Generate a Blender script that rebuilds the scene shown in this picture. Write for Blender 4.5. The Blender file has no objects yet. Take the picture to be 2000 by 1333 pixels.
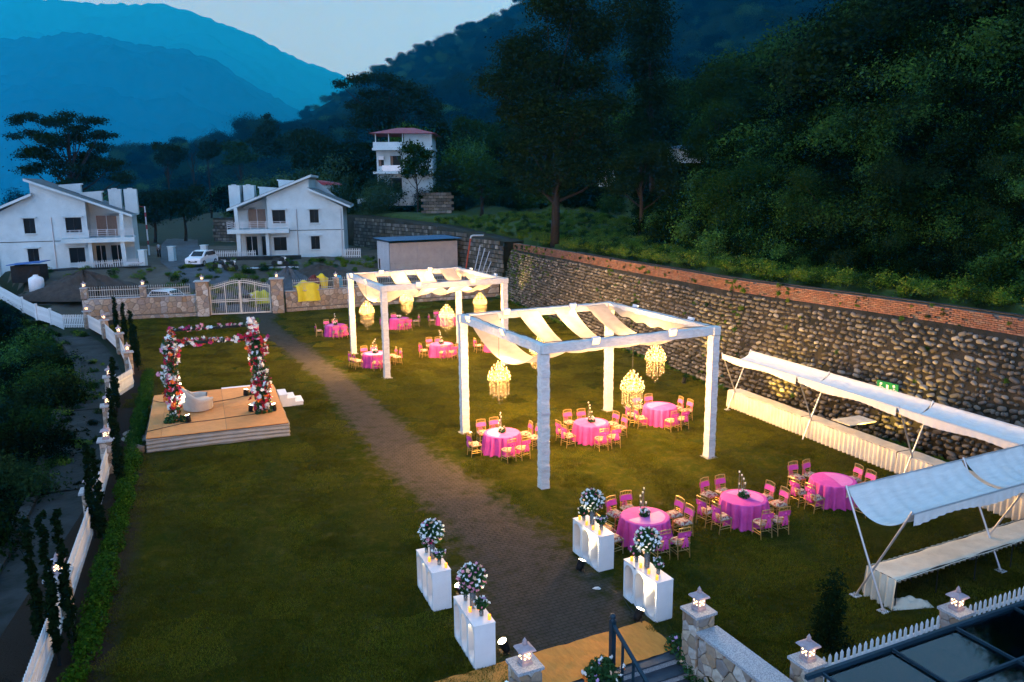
import bpy, bmesh, math, random
import numpy as np
from mathutils import Vector, Matrix, Euler
R = math.radians
random.seed(7); rng = np.random.default_rng(7)
sc = bpy.context.scene
C = sc.collection
# ---------------------------------------------------------------- camera
PITCH, ROLL, CAMH = R(11.09), R(-0.54), 10.2
_r = Vector((1, 0, 0)); _f = Vector((0, math.cos(PITCH), -math.sin(PITCH))); _u = Vector((0, math.sin(PITCH), math.cos(PITCH)))
_r2 = _r*math.cos(ROLL) + _u*math.sin(ROLL); _u2 = -_r*math.sin(ROLL) + _u*math.cos(ROLL)
cd = bpy.data.cameras.new('camera'); cam = bpy.data.objects.new('camera', cd); C.objects.link(cam)
cd.sensor_width = 36; cd.lens = 27.74; cd.clip_start = .1; cd.clip_end = 60000
cam.matrix_world = Matrix(((_r2.x, _u2.x, -_f.x, 0), (_r2.y, _u2.y, -_f.y, 0), (_r2.z, _u2.z, -_f.z, CAMH), (0, 0, 0, 1)))
sc.camera = cam
# ---------------------------------------------------------------- sky, dusk light, exposure
SUN_EL, SUN_AZ = R(16), R(200)      # the last glow of the sky stands behind the camera
w = bpy.data.worlds.new('World'); sc.world = w; w.use_nodes = True
nt = w.node_tree; nt.nodes.clear()
sky = nt.nodes.new('ShaderNodeTexSky'); sky.sky_type = 'NISHITA'; sky.sun_disc = False
sky.sun_elevation = R(4); sky.sun_rotation = SUN_AZ; sky.air_density = 1.0; sky.dust_density = .6; sky.ozone_density = 4.0
cld = nt.nodes.new('ShaderNodeRGB'); cld.outputs[0].default_value = (3.6, 8.0, 15.6, 1)   # even veil of thin cloud
mx = nt.nodes.new('ShaderNodeMix'); mx.data_type = 'RGBA'; mx.inputs[0].default_value = .88
bgn = nt.nodes.new('ShaderNodeBackground'); bgn.inputs[1].default_value = .115
wo = nt.nodes.new('ShaderNodeOutputWorld')
nt.links.new(sky.outputs[0], mx.inputs[6]); nt.links.new(cld.outputs[0], mx.inputs[7])
nt.links.new(mx.outputs[2], bgn.inputs[0]); nt.links.new(bgn.outputs[0], wo.inputs[0])
sl = bpy.data.lights.new('dusk_sun', 'SUN'); sl.energy = .9; sl.angle = R(70); sl.color = (1.0, .86, .78)
so = bpy.data.objects.new('dusk_sun', sl); C.objects.link(so)
_d = Vector((math.sin(SUN_AZ)*math.cos(SUN_EL), math.cos(SUN_AZ)*math.cos(SUN_EL), math.sin(SUN_EL)))
so.rotation_euler = _d.to_track_quat('Z', 'Y').to_euler()
sc.view_settings.view_transform = 'Standard'; sc.view_settings.look = 'None'
sc.view_settings.exposure = 0; sc.view_settings.gamma = 1; sc.view_settings.use_curve_mapping = False
cy = sc.cycles
cy.use_denoising = True; cy.denoiser = 'OPENIMAGEDENOISE'
cy.max_bounces = 4; cy.diffuse_bounces = 1; cy.glossy_bounces = 2; cy.transmission_bounces = 4; cy.volume_bounces = 0
cy.transparent_max_bounces = 8; cy.sample_clamp_indirect = 4.0; cy.caustics_reflective = False; cy.caustics_refractive = False
cy.use_light_tree = True; cy.use_adaptive_sampling = True; cy.adaptive_threshold = .045; cy.adaptive_min_samples = 20
LAMP = 1.0       # scale of all practical lamps
# ---------------------------------------------------------------- helpers
def A(px, py, z=0.0):
    """World point seen at photo pixel (px,py) on the level z (used to lay the garden out in metres)."""
    d = _f + _r2*((px-1000)/1541.0) + _u2*((666.5-py)/1541.0)
    t = (z-CAMH)/d.z
    return Vector((d.x*t, d.y*t, z))
def AY(px, py, Y):
    d = _f + _r2*((px-1000)/1541.0) + _u2*((666.5-py)/1541.0)
    t = Y/d.y
    return Vector((d.x*t, Y, CAMH+d.z*t))
def lerp(a, b, t): return a+(b-a)*t
class MB:
    """Collects simple solids; build() links them as one mesh object."""
    def __init__(s): s.v = []; s.f = []; s.m = []
    def add(s, V, F, mi=0):
        o = len(s.v); s.v += [tuple(p) for p in V]; s.f += [tuple(i+o for i in f) for f in F]; s.m += [mi]*len(F); return s
    def box(s, c, size, rz=0, mi=0, top=1.0):
        x, y, z = size[0]/2, size[1]/2, size[2]/2; cs, sn = math.cos(rz), math.sin(rz); V = []
        for zz, k in ((-z, 1), (z, top)):
            for xx, yy in ((-x*k, -y*k), (x*k, -y*k), (x*k, y*k), (-x*k, y*k)):
                V.append((c[0]+xx*cs-yy*sn, c[1]+xx*sn+yy*cs, c[2]+zz))
        return s.add(V, [(3, 2, 1, 0), (4, 5, 6, 7), (0, 1, 5, 4), (1, 2, 6, 5), (2, 3, 7, 6), (3, 0, 4, 7)], mi)
    def beam(s, p0, p1, w, h, mi=0, up=(0, 0, 1)):
        p0, p1 = Vector(p0), Vector(p1); d = (p1-p0).normalized(); u = Vector(up)
        if abs(d.dot(u)) > .98: u = Vector((0, 1, 0))
        x = d.cross(u).normalized(); u = x.cross(d).normalized(); V = []
        for p in (p0, p1):
            for a, b in ((-1, -1), (1, -1), (1, 1), (-1, 1)): V.append(p+x*(a*w/2)+u*(b*h/2))
        return s.add(V, [(0, 1, 2, 3), (7, 6, 5, 4), (0, 4, 5, 1), (1, 5, 6, 2), (2, 6, 7, 3), (3, 7, 4, 0)], mi)
    def tube(s, pts, r, n=8, mi=0, cap=True):
        pts = [Vector(p) for p in pts]; k = len(pts)
        rs = r if isinstance(r, (list, tuple)) else [r]*k
        V = []; F = []; prev = None
        for i, p in enumerate(pts):
            d = (pts[min(i+1, k-1)]-pts[max(i-1, 0)]).normalized()
            if prev is None:
                a = Vector((0, 0, 1)) if abs(d.z) < .9 else Vector((1, 0, 0))
                x = d.cross(a).normalized()
            else:
                x = (prev-d*prev.dot(d)).normalized()
            prev = x; y = d.cross(x)
            for j in range(n):
                t = 2*math.pi*j/n; V.append(p+x*(math.cos(t)*rs[i])+y*(math.sin(t)*rs[i]))
        for i in range(k-1):
            for j in range(n):
                F.append((i*n+j, i*n+(j+1) % n, (i+1)*n+(j+1) % n, (i+1)*n+j))
        if cap: F += [tuple(range(n-1, -1, -1)), tuple(range((k-1)*n, k*n))]
        return s.add(V, F, mi)
    def lathe(s, prof, n=16, c=(0, 0, 0), mi=0, cap=True, wob=None):
        V = []; F = []; k = len(prof)
        for i, (r, z) in enumerate(prof):
            for j in range(n):
                t = 2*math.pi*j/n; rr = r*(wob(t, i) if wob else 1)
                V.append((c[0]+rr*math.cos(t), c[1]+rr*math.sin(t), c[2]+z))
        for i in range(k-1):
            for j in range(n): F.append((i*n+j, i*n+(j+1) % n, (i+1)*n+(j+1) % n, (i+1)*n+j))
        if cap: F += [tuple(range(n-1, -1, -1)), tuple(range((k-1)*n, k*n))]
        return s.add(V, F, mi)
    def ball(s, c, r, n=8, m=5, mi=0, sq=(1, 1, 1), jit=0):
        V = [(c[0], c[1], c[2]-r*sq[2])]; F = []
        for i in range(1, m):
            ph = -math.pi/2+math.pi*i/m
            for j in range(n):
                t = 2*math.pi*j/n; k = r*(1+random.uniform(-jit, jit))
                V.append((c[0]+k*sq[0]*math.cos(ph)*math.cos(t), c[1]+k*sq[1]*math.cos(ph)*math.sin(t), c[2]+k*sq[2]*math.sin(ph)))
        V.append((c[0], c[1], c[2]+r*sq[2])); L = len(V)-1
        for j in range(n):
            F.append((0, 1+(j+1) % n, 1+j)); F.append((L, L-n+j, L-n+(j+1) % n))
        for i in range(m-2):
            for j in range(n):
                a = 1+i*n; F.append((a+j, a+(j+1) % n, a+n+(j+1) % n, a+n+j))
        return s.add(V, F, mi)
    def grid(s, fn, nu, nv, mi=0):
        V = [fn(i/nu, j/nv) for i in range(nu+1) for j in range(nv+1)]
        F = [(i*(nv+1)+j, (i+1)*(nv+1)+j, (i+1)*(nv+1)+j+1, i*(nv+1)+j+1) for i in range(nu) for j in range(nv)]
        return s.add(V, F, mi)
    def prism(s, poly, z0, z1, mi=0):
        n = len(poly); V = [(p[0], p[1], z0) for p in poly]+[(p[0], p[1], z1) for p in poly]
        F = [tuple(range(n-1, -1, -1)), tuple(range(n, 2*n))]+[(i, (i+1) % n, n+(i+1) % n, n+i) for i in range(n)]
        return s.add(V, F, mi)
    def prismy(s, poly, y0, y1, mi=0):
        """poly in (x,z), extruded along y"""
        n = len(poly); V = [(p[0], y0, p[1]) for p in poly]+[(p[0], y1, p[1]) for p in poly]
        F = [tuple(range(n-1, -1, -1)), tuple(range(n, 2*n))]+[(i, (i+1) % n, n+(i+1) % n, n+i) for i in range(n)]
        return s.add(V, F, mi)
    def mesh(s, name, mats, smooth=False):
        me = bpy.data.meshes.new(name); me.from_pydata(s.v, [], s.f)
        for m in (mats if isinstance(mats, (list, tuple)) else [mats]): me.materials.append(m)
        if any(s.m): me.polygons.foreach_set('material_index', s.m)
        if smooth: me.polygons.foreach_set('use_smooth', [True]*len(s.f))
        me.update(); return me
    def build(s, name, mats, parent=None, smooth=False, loc=(0, 0, 0), rz=0):
        return obj(name, s.mesh(name, mats, smooth), parent, loc, rz)
def obj(name, me, parent=None, loc=(0, 0, 0), rz=0):
    o = bpy.data.objects.new(name, me); C.objects.link(o); o.location = loc
    if isinstance(rz, (tuple, list)): o.rotation_euler = rz
    elif rz: o.rotation_euler = (0, 0, rz)
    if parent: o.parent = parent
    return o
def tag(o, label=None, cat=None, group=None, kind=None):
    if label: o['label'] = label
    if cat: o['category'] = cat
    if group: o['group'] = group
    if kind: o['kind'] = kind
    return o
def thing(name, label, cat, loc=(0, 0, 0), rz=0, group=None):
    o = bpy.data.objects.new(name, None); C.objects.link(o); o.location = loc; o.rotation_euler = (0, 0, rz)
    o.empty_display_size = .1
    return tag(o, label, cat, group)
KIDS = {}
def kids(o):
    return [c for c in o.children]
def dup(root, label, loc, rz=None, group=None, scale=None):
    def cp(o, par):
        c = o.copy(); C.objects.link(c)
        if par: c.parent = par
        for k in list(o.children): cp(k, c)
        return c
    r = cp(root, None); r.location = loc; r['label'] = label
    if rz is not None: r.rotation_euler = (0, 0, rz)
    if group: r['group'] = group
    if scale: r.scale = (scale,)*3
    return r
def lamp(name, kind, parent, loc, energy, color=(1, .72, .38), size=.1, rot=None, spot=None, blend=.5):
    l = bpy.data.lights.new(name, kind); l.energy = energy*LAMP; l.color = color
    if kind == 'AREA': l.size = size
    else: l.shadow_soft_size = size
    if spot: l.spot_size = R(spot); l.spot_blend = blend
    o = bpy.data.objects.new(name, l); C.objects.link(o); o.parent = parent; o.location = loc
    if rot is not None: o.rotation_euler = rot
    return o
def aim(d):
    """euler so that a lamp (-Z) looks along d"""
    return (-Vector(d)).to_track_quat('Z', 'Y').to_euler()
# ---------------------------------------------------------------- materials
MATS = {}
def mat(name, col, rough=.8, col2=None, ns=3.0, nd=6, bump=0, bs=None, metal=0, spec=.3, emit=None, es=0, trans=0, isl=None, objr=None, ior=1.45, alpha=1, coat=0, sss=0, contrast=(.35, .65), stretch=None):
    m = bpy.data.materials.new(name); m.use_nodes = True; MATS[name] = m
    n = m.node_tree.nodes; l = m.node_tree.links; b = n['Principled BSDF']
    b.inputs['Roughness'].default_value = rough; b.inputs['Metallic'].default_value = metal
    b.inputs['Specular IOR Level'].default_value = spec; b.inputs['Base Color'].default_value = (*col, 1)
    b.inputs['Transmission Weight'].default_value = trans; b.inputs['IOR'].default_value = ior; b.inputs['Alpha'].default_value = alpha
    if coat: b.inputs['Coat Weight'].default_value = coat
    if emit: b.inputs['Emission Color'].default_value = (*emit, 1); b.inputs['Emission Strength'].default_value = es
    tc = n.new('ShaderNodeTexCoord'); vec = tc.outputs['Object']
    if stretch:
        mp = n.new('ShaderNodeMapping'); mp.inputs['Scale'].default_value = stretch; l.new(vec, mp.inputs[0]); vec = mp.outputs[0]
    cur = None
    if isl or objr:      # a colour of its own for each piece
        rp = n.new('ShaderNodeValToRGB'); pal = isl or objr; rp.color_ramp.interpolation = 'LINEAR'
        el = rp.color_ramp.elements
        while len(el) < len(pal): el.new(.5)
        for i, c in enumerate(pal): el[i].position = i/(len(pal)-1); el[i].color = (*c, 1)
        oi = n.new('ShaderNodeObjectInfo'); gi = n.new('ShaderNodeNewGeometry')
        ad = n.new('ShaderNodeMath'); ad.operation = 'ADD'; l.new(oi.outputs['Random'], ad.inputs[0])
        if isl: l.new(gi.outputs['Random Per Island'], ad.inputs[1])
        else: ad.inputs[1].default_value = 0
        fr = n.new('ShaderNodeMath'); fr.operation = 'FRACT'; l.new(ad.outputs[0], fr.inputs[0]); l.new(fr.outputs[0], rp.inputs[0])
        cur = rp.outputs[0]
    if col2:
        nz = n.new('ShaderNodeTexNoise'); nz.inputs['Scale'].default_value = ns; nz.inputs['Detail'].default_value = nd; nz.inputs['Roughness'].default_value = .65
        l.new(vec, nz.inputs['Vector'])
        r2 = n.new('ShaderNodeMapRange'); r2.inputs[1].default_value = contrast[0]; r2.inputs[2].default_value = contrast[1]; l.new(nz.outputs[0], r2.inputs[0])
        mixn = n.new('ShaderNodeMix'); mixn.data_type = 'RGBA'; l.new(r2.outputs[0], mixn.inputs[0])
        if cur: l.new(cur, mixn.inputs[6])
        else: mixn.inputs[6].default_value = (*col, 1)
        mixn.inputs[7].default_value = (*col2, 1); cur = mixn.outputs[2]
    if cur: l.new(cur, b.inputs['Base Color'])
    if bump:
        bz = n.new('ShaderNodeTexNoise'); bz.inputs['Scale'].default_value = bs or ns*4; bz.inputs['Detail'].default_value = 5; l.new(vec, bz.inputs['Vector'])
        bp = n.new('ShaderNodeBump'); bp.inputs['Strength'].default_value = bump; bp.inputs['Distance'].default_value = .05
        l.new(bz.outputs[0], bp.inputs['Height']); l.new(bp.outputs[0], b.inputs['Normal'])
    return m
def leafmat(name, pal, rough=.6, tr=.25, var=None):
    m = mat(name, pal[0], rough, isl=pal, spec=.0)
    n = m.node_tree.nodes; l = m.node_tree.links; b = n['Principled BSDF']; out = n['Material Output']
    src = b.inputs['Base Color'].links[0].from_socket
    if var:          # each plant its own depth of green
        oi = n.new('ShaderNodeObjectInfo'); pw_ = n.new('ShaderNodeMath'); pw_.operation = 'POWER'; l.new(oi.outputs['Random'], pw_.inputs[0]); pw_.inputs[1].default_value = var[2]
        ma = n.new('ShaderNodeMath'); ma.operation = 'MULTIPLY_ADD'; l.new(pw_.outputs[0], ma.inputs[0]); ma.inputs[1].default_value = var[1]; ma.inputs[2].default_value = var[0]
        vm = n.new('ShaderNodeVectorMath'); vm.operation = 'SCALE'; l.new(src, vm.inputs[0]); l.new(ma.outputs[0], vm.inputs['Scale']); src = vm.outputs[0]; l.new(src, b.inputs['Base Color'])
    t = n.new('ShaderNodeBsdfTranslucent'); l.new(src, t.inputs[0]); mxs = n.new('ShaderNodeMixShader'); mxs.inputs[0].default_value = tr
    l.new(b.outputs[0], mxs.inputs[1]); l.new(t.outputs[0], mxs.inputs[2]); l.new(mxs.outputs[0], out.inputs[0])
    return m
def emat(name, col, s):
    m = bpy.data.materials.new(name); m.use_nodes = True; n = m.node_tree.nodes; n.clear()
    e = n.new('ShaderNodeEmission'); e.inputs[0].default_value = (*col, 1); e.inputs[1].default_value = s
    o = n.new('ShaderNodeOutputMaterial'); m.node_tree.links.new(e.outputs[0], o.inputs[0]); MATS[name] = m; return m
WARM = (1, .52, .15)
m_white = mat('white_paint', (.74, .75, .77), .55, (.62, .64, .66), 1.3)
m_villa = mat('villa_render', (.52, .63, .66), .8, (.42, .52, .55), .8, bump=.15, bs=30)
m_fence = mat('white_fence_paint', (.66, .69, .70), .6, (.45, .48, .48), 3)
def cloth(name, c1, c2, ns, tr, **k):
    m = mat(name, c1, .85, c2, ns, **k); n = m.node_tree.nodes; l = m.node_tree.links; b = n['Principled BSDF']
    t = n.new('ShaderNodeBsdfTranslucent'); l.new(b.inputs['Base Color'].links[0].from_socket, t.inputs[0]); x = n.new('ShaderNodeMixShader'); x.inputs[0].default_value = tr
    l.new(b.outputs[0], x.inputs[1]); l.new(t.outputs[0], x.inputs[2]); l.new(x.outputs[0], n['Material Output'].inputs[0]); return m
m_cloth = cloth('white_cloth', (.52, .49, .44), (.44, .41, .36), 2.5, .45, bump=.25, bs=9)
m_wrap = mat('white_wrap', (.74, .72, .69), .8, (.58, .56, .53), 5, bump=.5, bs=14, stretch=(1, 1, 3))
m_cream = mat('cream_cloth', (.76, .70, .56), .85, (.62, .55, .42), 2, bump=.2, bs=12)
m_steel = mat('galvanised_tube', (.55, .56, .58), .4, metal=.7)
m_black = mat('black_plastic', (.012, .012, .013), .45)
m_darksteel = mat('dark_blue_steel', (.008, .026, .042), .4, (.012, .036, .055), 4, metal=.1)
m_glass_dark = mat('window_glass', (.006, .008, .010), .25, spec=.12)
m_slate = mat('slate_roof', (.05, .062, .075), .6, (.08, .09, .10), 4)
m_red = mat('red_roof', (.30, .05, .07), .6, (.22, .04, .05), 3)
m_bark = mat('bark', (.024, .017, .013), .9, (.013, .010, .008), 6, bump=.6, bs=18)
m_granite = mat('granite', (.42, .44, .46), .35, (.20, .21, .23), 38, nd=8, contrast=(.42, .6))
m_stonepal = [(.36, .30, .22), (.22, .15, .10), (.50, .44, .36), (.30, .18, .09), (.55, .52, .47), (.20, .19, .19), (.40, .28, .17), (.28, .22, .19)]
m_stone = mat('facing_stone', (.35, .3, .25), .8, (.20, .16, .13), 6, isl=m_stonepal, bump=.4, bs=22, contrast=(.45, .75))
m_cobpal = [(.085, .075, .060), (.17, .155, .13), (.04, .038, .036), (.29, .27, .235), (.055, .048, .036), (.12, .11, .098), (.03, .028, .026), (.14, .118, .085), (.065, .06, .053)]
m_cob = mat('boulder', (.3, .27, .23), .85, (.10, .09, .07), 5, isl=m_cobpal, bump=.4, bs=14, contrast=(.5, .8))
m_mortar = mat('old_mortar', (.040, .033, .023), .95, (.011, .012, .008), 1.1, bump=.8, bs=7)
m_mortar2 = mat('wall_mortar', (.17, .15, .12), .95, (.10, .085, .07), 4, bump=.5, bs=20)
m_brick = mat('brick', (.20, .09, .06), .9, (.07, .055, .04), 2.5, isl=[(.19, .085, .055), (.15, .07, .045), (.23, .115, .075), (.12, .06, .045), (.20, .13, .095)], contrast=(.5, .8))
m_gold = mat('gold_paint', (.55, .36, .12), .35, metal=.6)
m_cushion = mat('floral_cushion', (.44, .33, .24), .85, (.22, .04, .04), 13, nd=2, contrast=(.50, .58))
m_pink = mat('pink_satin', (.80, .10, .42), .45, (.68, .07, .36), 5, bump=.2, bs=14)
m_pinkcloth = mat('pink_tablecloth', (.66, .085, .34), .85, (.52, .05, .27), 2.5, bump=.15, bs=10)
m_pinklight = mat('pale_pink_satin', (.74, .20, .46), .6, (.68, .15, .40), 3)
# ---------------------------------------------------------------- leaf clouds
def qmesh(name, V, mats, k=4):
    """mesh of separate k-gons from an (n,k,3) array"""
    n = len(V); me = bpy.data.meshes.new(name)
    me.vertices.add(n*k); me.vertices.foreach_set('co', np.ascontiguousarray(V, dtype=np.float32).ravel())
    me.loops.add(n*k); me.loops.foreach_set('vertex_index', np.arange(n*k, dtype=np.int32))
    me.polygons.add(n); me.polygons.foreach_set('loop_start', np.arange(0, n*k, k, dtype=np.int32))
    for m in (mats if isinstance(mats, list) else [mats]): me.materials.append(m)
    me.update(calc_edges=True); return me
def leaves(cent, n, size, asp=.5, up=.5, shell=.55, flat=1.0):
    """diamond leaves spread through balls cent = [(x,y,z,r)], outline uneven"""
    c = np.array(cent, float); wgt = c[:, 3]**2; idx = rng.choice(len(c), n, p=wgt/wgt.sum())
    d = rng.normal(size=(n, 3)); d /= np.linalg.norm(d, axis=1)[:, None]
    rad = c[idx, 3]*(shell+(1.08-shell)*rng.random(n)**.6)
    p = c[idx, :3]+d*rad[:, None]*np.array([1, 1, flat])
    nor = d*.6+rng.normal(size=(n, 3))*.55+np.array([0, 0, up]); nor /= np.linalg.norm(nor, axis=1)[:, None]
    t = rng.normal(size=(n, 3)); t -= nor*(t*nor).sum(1)[:, None]; t /= np.linalg.norm(t, axis=1)[:, None]
    b = np.cross(nor, t); s = size*(.6+.8*rng.random(n))[:, None]
    return np.stack([p-t*s*.5, p+b*s*asp*.5-nor*s*.06, p+t*s*.5-nor*s*.12, p-b*s*asp*.5-nor*s*.06], 1)
def gleaves(cent, n, size, asp=.5, up=.5, sp=(.6, .6, .4)):
    """leaves thrown round clump centres, dense inside and ragged outside"""
    c = np.array(cent, float); wgt = c[:, 3]**2; idx = rng.choice(len(c), n, p=wgt/wgt.sum())
    g = rng.normal(size=(n, 3)); p = c[idx, :3]+g*c[idx, 3][:, None]*np.array(sp)
    nor = g*.3+rng.normal(size=(n, 3))*.6+np.array([0, 0, up]); nor /= np.linalg.norm(nor, axis=1)[:, None]
    t = rng.normal(size=(n, 3)); t -= nor*(t*nor).sum(1)[:, None]; t /= np.linalg.norm(t, axis=1)[:, None]
    b = np.cross(nor, t); s = size*(.45+1.1*rng.random(n)**1.5)[:, None]
    return np.stack([p-t*s*.5, p+b*s*asp*.5-nor*s*.06, p+t*s*.5-nor*s*.12, p-b*s*asp*.5-nor*s*.06], 1)
def blob(c, R_, n, r, flat=.8):
    """clump centres filling an ellipsoid, uneven"""
    out = []
    for i in range(n):
        d = rng.normal(size=3); d /= np.linalg.norm(d); k = R_*(.35+.65*rng.random()**.5)
        out.append((c[0]+d[0]*k, c[1]+d[1]*k, c[2]+d[2]*k*flat, r*(.6+.8*rng.random())))
    return out
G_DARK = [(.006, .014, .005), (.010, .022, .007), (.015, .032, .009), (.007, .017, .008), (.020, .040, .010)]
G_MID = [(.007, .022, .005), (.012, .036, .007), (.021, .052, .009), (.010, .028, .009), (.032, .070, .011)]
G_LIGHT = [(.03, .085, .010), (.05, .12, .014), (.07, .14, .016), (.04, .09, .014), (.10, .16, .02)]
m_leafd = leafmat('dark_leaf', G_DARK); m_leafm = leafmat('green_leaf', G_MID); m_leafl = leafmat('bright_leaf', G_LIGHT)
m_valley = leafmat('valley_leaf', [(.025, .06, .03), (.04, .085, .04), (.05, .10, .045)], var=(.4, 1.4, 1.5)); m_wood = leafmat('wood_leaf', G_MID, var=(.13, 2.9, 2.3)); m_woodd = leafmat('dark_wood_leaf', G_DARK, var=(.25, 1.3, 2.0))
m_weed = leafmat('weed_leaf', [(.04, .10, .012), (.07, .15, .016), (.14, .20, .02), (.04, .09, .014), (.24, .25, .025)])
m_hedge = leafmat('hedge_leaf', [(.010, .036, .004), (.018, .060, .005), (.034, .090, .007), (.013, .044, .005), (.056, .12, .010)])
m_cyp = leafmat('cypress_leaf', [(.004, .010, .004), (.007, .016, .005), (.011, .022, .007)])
def gn_scatter(name, pts, scl, protos, kind, label, cat, seed=1, tilt=.15):
    """one mass nobody could count: prototypes set out on points by geometry nodes"""
    me = bpy.data.meshes.new(name); me.from_pydata([tuple(p) for p in pts], [], [])
    at = me.attributes.new('sc', 'FLOAT', 'POINT'); at.data.foreach_set('value', np.array(scl, np.float32))
    o = bpy.data.objects.new(name, me); C.objects.link(o); tag(o, label, cat, kind=kind)
    col = bpy.data.collections.new(name+'_kinds')
    for p in protos: col.objects.link(bpy.data.objects.new(p.name, p))
    g = bpy.data.node_groups.new(name+'_scatter', 'GeometryNodeTree')
    g.interface.new_socket('Geometry', in_out='INPUT', socket_type='NodeSocketGeometry'); g.interface.new_socket('Geometry', in_out='OUTPUT', socket_type='NodeSocketGeometry')
    n = g.nodes; l = g.links; gi = n.new('NodeGroupInput'); go = n.new('NodeGroupOutput')
    ci = n.new('GeometryNodeCollectionInfo'); ci.inputs[0].default_value = col; ci.inputs['Separate Children'].default_value = True; ci.inputs['Reset Children'].default_value = True
    ip = n.new('GeometryNodeInstanceOnPoints'); ip.inputs['Pick Instance'].default_value = True
    ri = n.new('FunctionNodeRandomValue'); ri.data_type = 'INT'; ri.inputs[4].default_value = 0; ri.inputs[5].default_value = len(protos)-1; ri.inputs[8].default_value = seed
    rr = n.new('FunctionNodeRandomValue'); rr.data_type = 'FLOAT_VECTOR'; rr.inputs[0].default_value = (-tilt, -tilt, 0); rr.inputs[1].default_value = (tilt, tilt, 6.28); rr.inputs[8].default_value = seed+5
    na = n.new('GeometryNodeInputNamedAttribute'); na.data_type = 'FLOAT'; na.inputs[0].default_value = 'sc'
    l.new(gi.outputs[0], ip.inputs['Points']); l.new(ci.outputs[0], ip.inputs['Instance'])
    l.new(ri.outputs[2], ip.inputs['Instance Index']); l.new(rr.outputs[0], ip.inputs['Rotation']); l.new(na.outputs[0], ip.inputs['Scale'])
    l.new(ip.outputs[0], go.inputs[0])
    md = o.modifiers.new('scatter', 'NODES'); md.node_group = g
    return o
# ---------------------------------------------------------------- layout of the site (metres)
U = Vector((math.cos(R(25.5)), math.sin(R(25.5)), 0)); V_ = Vector((-U.y, U.x, 0))       # axes of the garden
FENCE1 = [(-31.95, 58.67), (-28.55, 54.54), (-24.93, 49.24), (-21.59, 43.4), (-19.92, 40.33)]
FENCE2 = [(-19.67, 37.47), (-17.12, 32.24), (-14.83, 27.56), (-12.82, 22.61), (-10.78, 17.27), (-8.9, 12.2)]
BL = [(-7.5, 8)]+FENCE2[::-1]+FENCE1[::-1]+[(-34.5, 60.6), (-40, 66), (-50, 77.5), (-62, 92), (-72, 130), (-85, 300)]
BR = [(23, 11), (18.3, 23.2), (16.7, 26.6), (15.6, 29.3), (14.0, 32.6), (12.1, 36.3), (10.2, 40.1), (8.8, 44.5), (5.8, 52.7), (2.9, 61.7), (-1.0, 73.7), (-8, 86), (-21, 104), (-42, 112), (-52, 150), (-60, 300)]
GATE = [(-33.93, 61.84), (-25.65, 63.87), (-24.72, 64.08), (-20.07, 65.14), (-18.95, 65.6), (-13.65, 67.6), (-1.2, 74.2)]
def sdist(P, poly):
    """signed distance to a polyline running away from the camera, + on its right"""
    best = np.full(len(P), 1e9); sg = np.zeros(len(P))
    for (a, b) in zip(poly[:-1], poly[1:]):
        a = np.array(a); b = np.array(b); d = b-a; L = np.linalg.norm(d); d = d/L
        q = P-a; t = np.clip(q@d, 0, L); r = q-t[:, None]*d; ds = np.linalg.norm(r, axis=1)
        s = np.sign(d[1]*q[:, 0]-d[0]*q[:, 1]); k = ds < best-1e-9
        best[k] = ds[k]; sg[k] = s[k]
    return best*sg
def sst(x, a, b):
    t = np.clip((x-a)/(b-a), 0, 1); return t*t*(3-2*t)
_ph = rng.random((6, 4))*6.28; _kk = rng.normal(size=(6, 2))
def wob(P, s):
    z = 0
    for i in range(6): z = z+np.sin(P[:, 0]*_kk[i, 0]*s*(1+.6*i)+P[:, 1]*_kk[i, 1]*s*(1+.6*i)+_ph[i, 0])/(1+.5*i)
    return z
def walltop(y): return np.interp(y, [12, 27, 33, 45, 62, 74, 88, 104, 130], [5.5, 5.5, 5.46, 5.35, 5.2, 5.0, 6.0, 6.6, 5.0])
def terr(P):
    P = np.asarray(P, float); x, y = P[:, 0], P[:, 1]
    dl = -sdist(P, BL); dr = sdist(P, BR)
    gl = np.interp(x, [-90]+[g[0] for g in GATE]+[40], [45]+[g[1] for g in GATE]+[95]); g = y-gl
    z = np.where(g > 0, .03+2.5*sst(g, .3, 16)+.012*np.maximum(g-16, 0)+.05*wob(P, .7)*sst(g, 1, 4), -.35)
    z = np.where((y < 15.0+.47*(x-1)) & (x < 13), -2.4, z)
    zl = np.interp(y, [0, 58, 66, 80, 100], [-.45, -.45, .3, 1.4, 2.2])
    z = np.where(dl > .25, zl-.05*dl-.75*np.maximum(dl-2.7, 0)+.25*wob(P, .35)*(dl > 3.5), z)
    z = np.maximum(z, -16)
    d0 = np.interp(y, [20, 45, 62, 74, 100, 120], [4.4, 5.2, 8, 15, 15, 9])
    sl = np.interp(y, [20, 60, 85, 110, 150], [.72, .66, .50, .22, .08])
    zr = walltop(y)-.05+.10*dr+sl*np.maximum(dr-d0, 0)**1.02+.35*wob(P, .25)*sst(dr, 4, 12)
    return np.where(dr > 2.3, zr, z)
def terr1(x, y): return float(terr(np.array([[x, y]]))[0])
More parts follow.
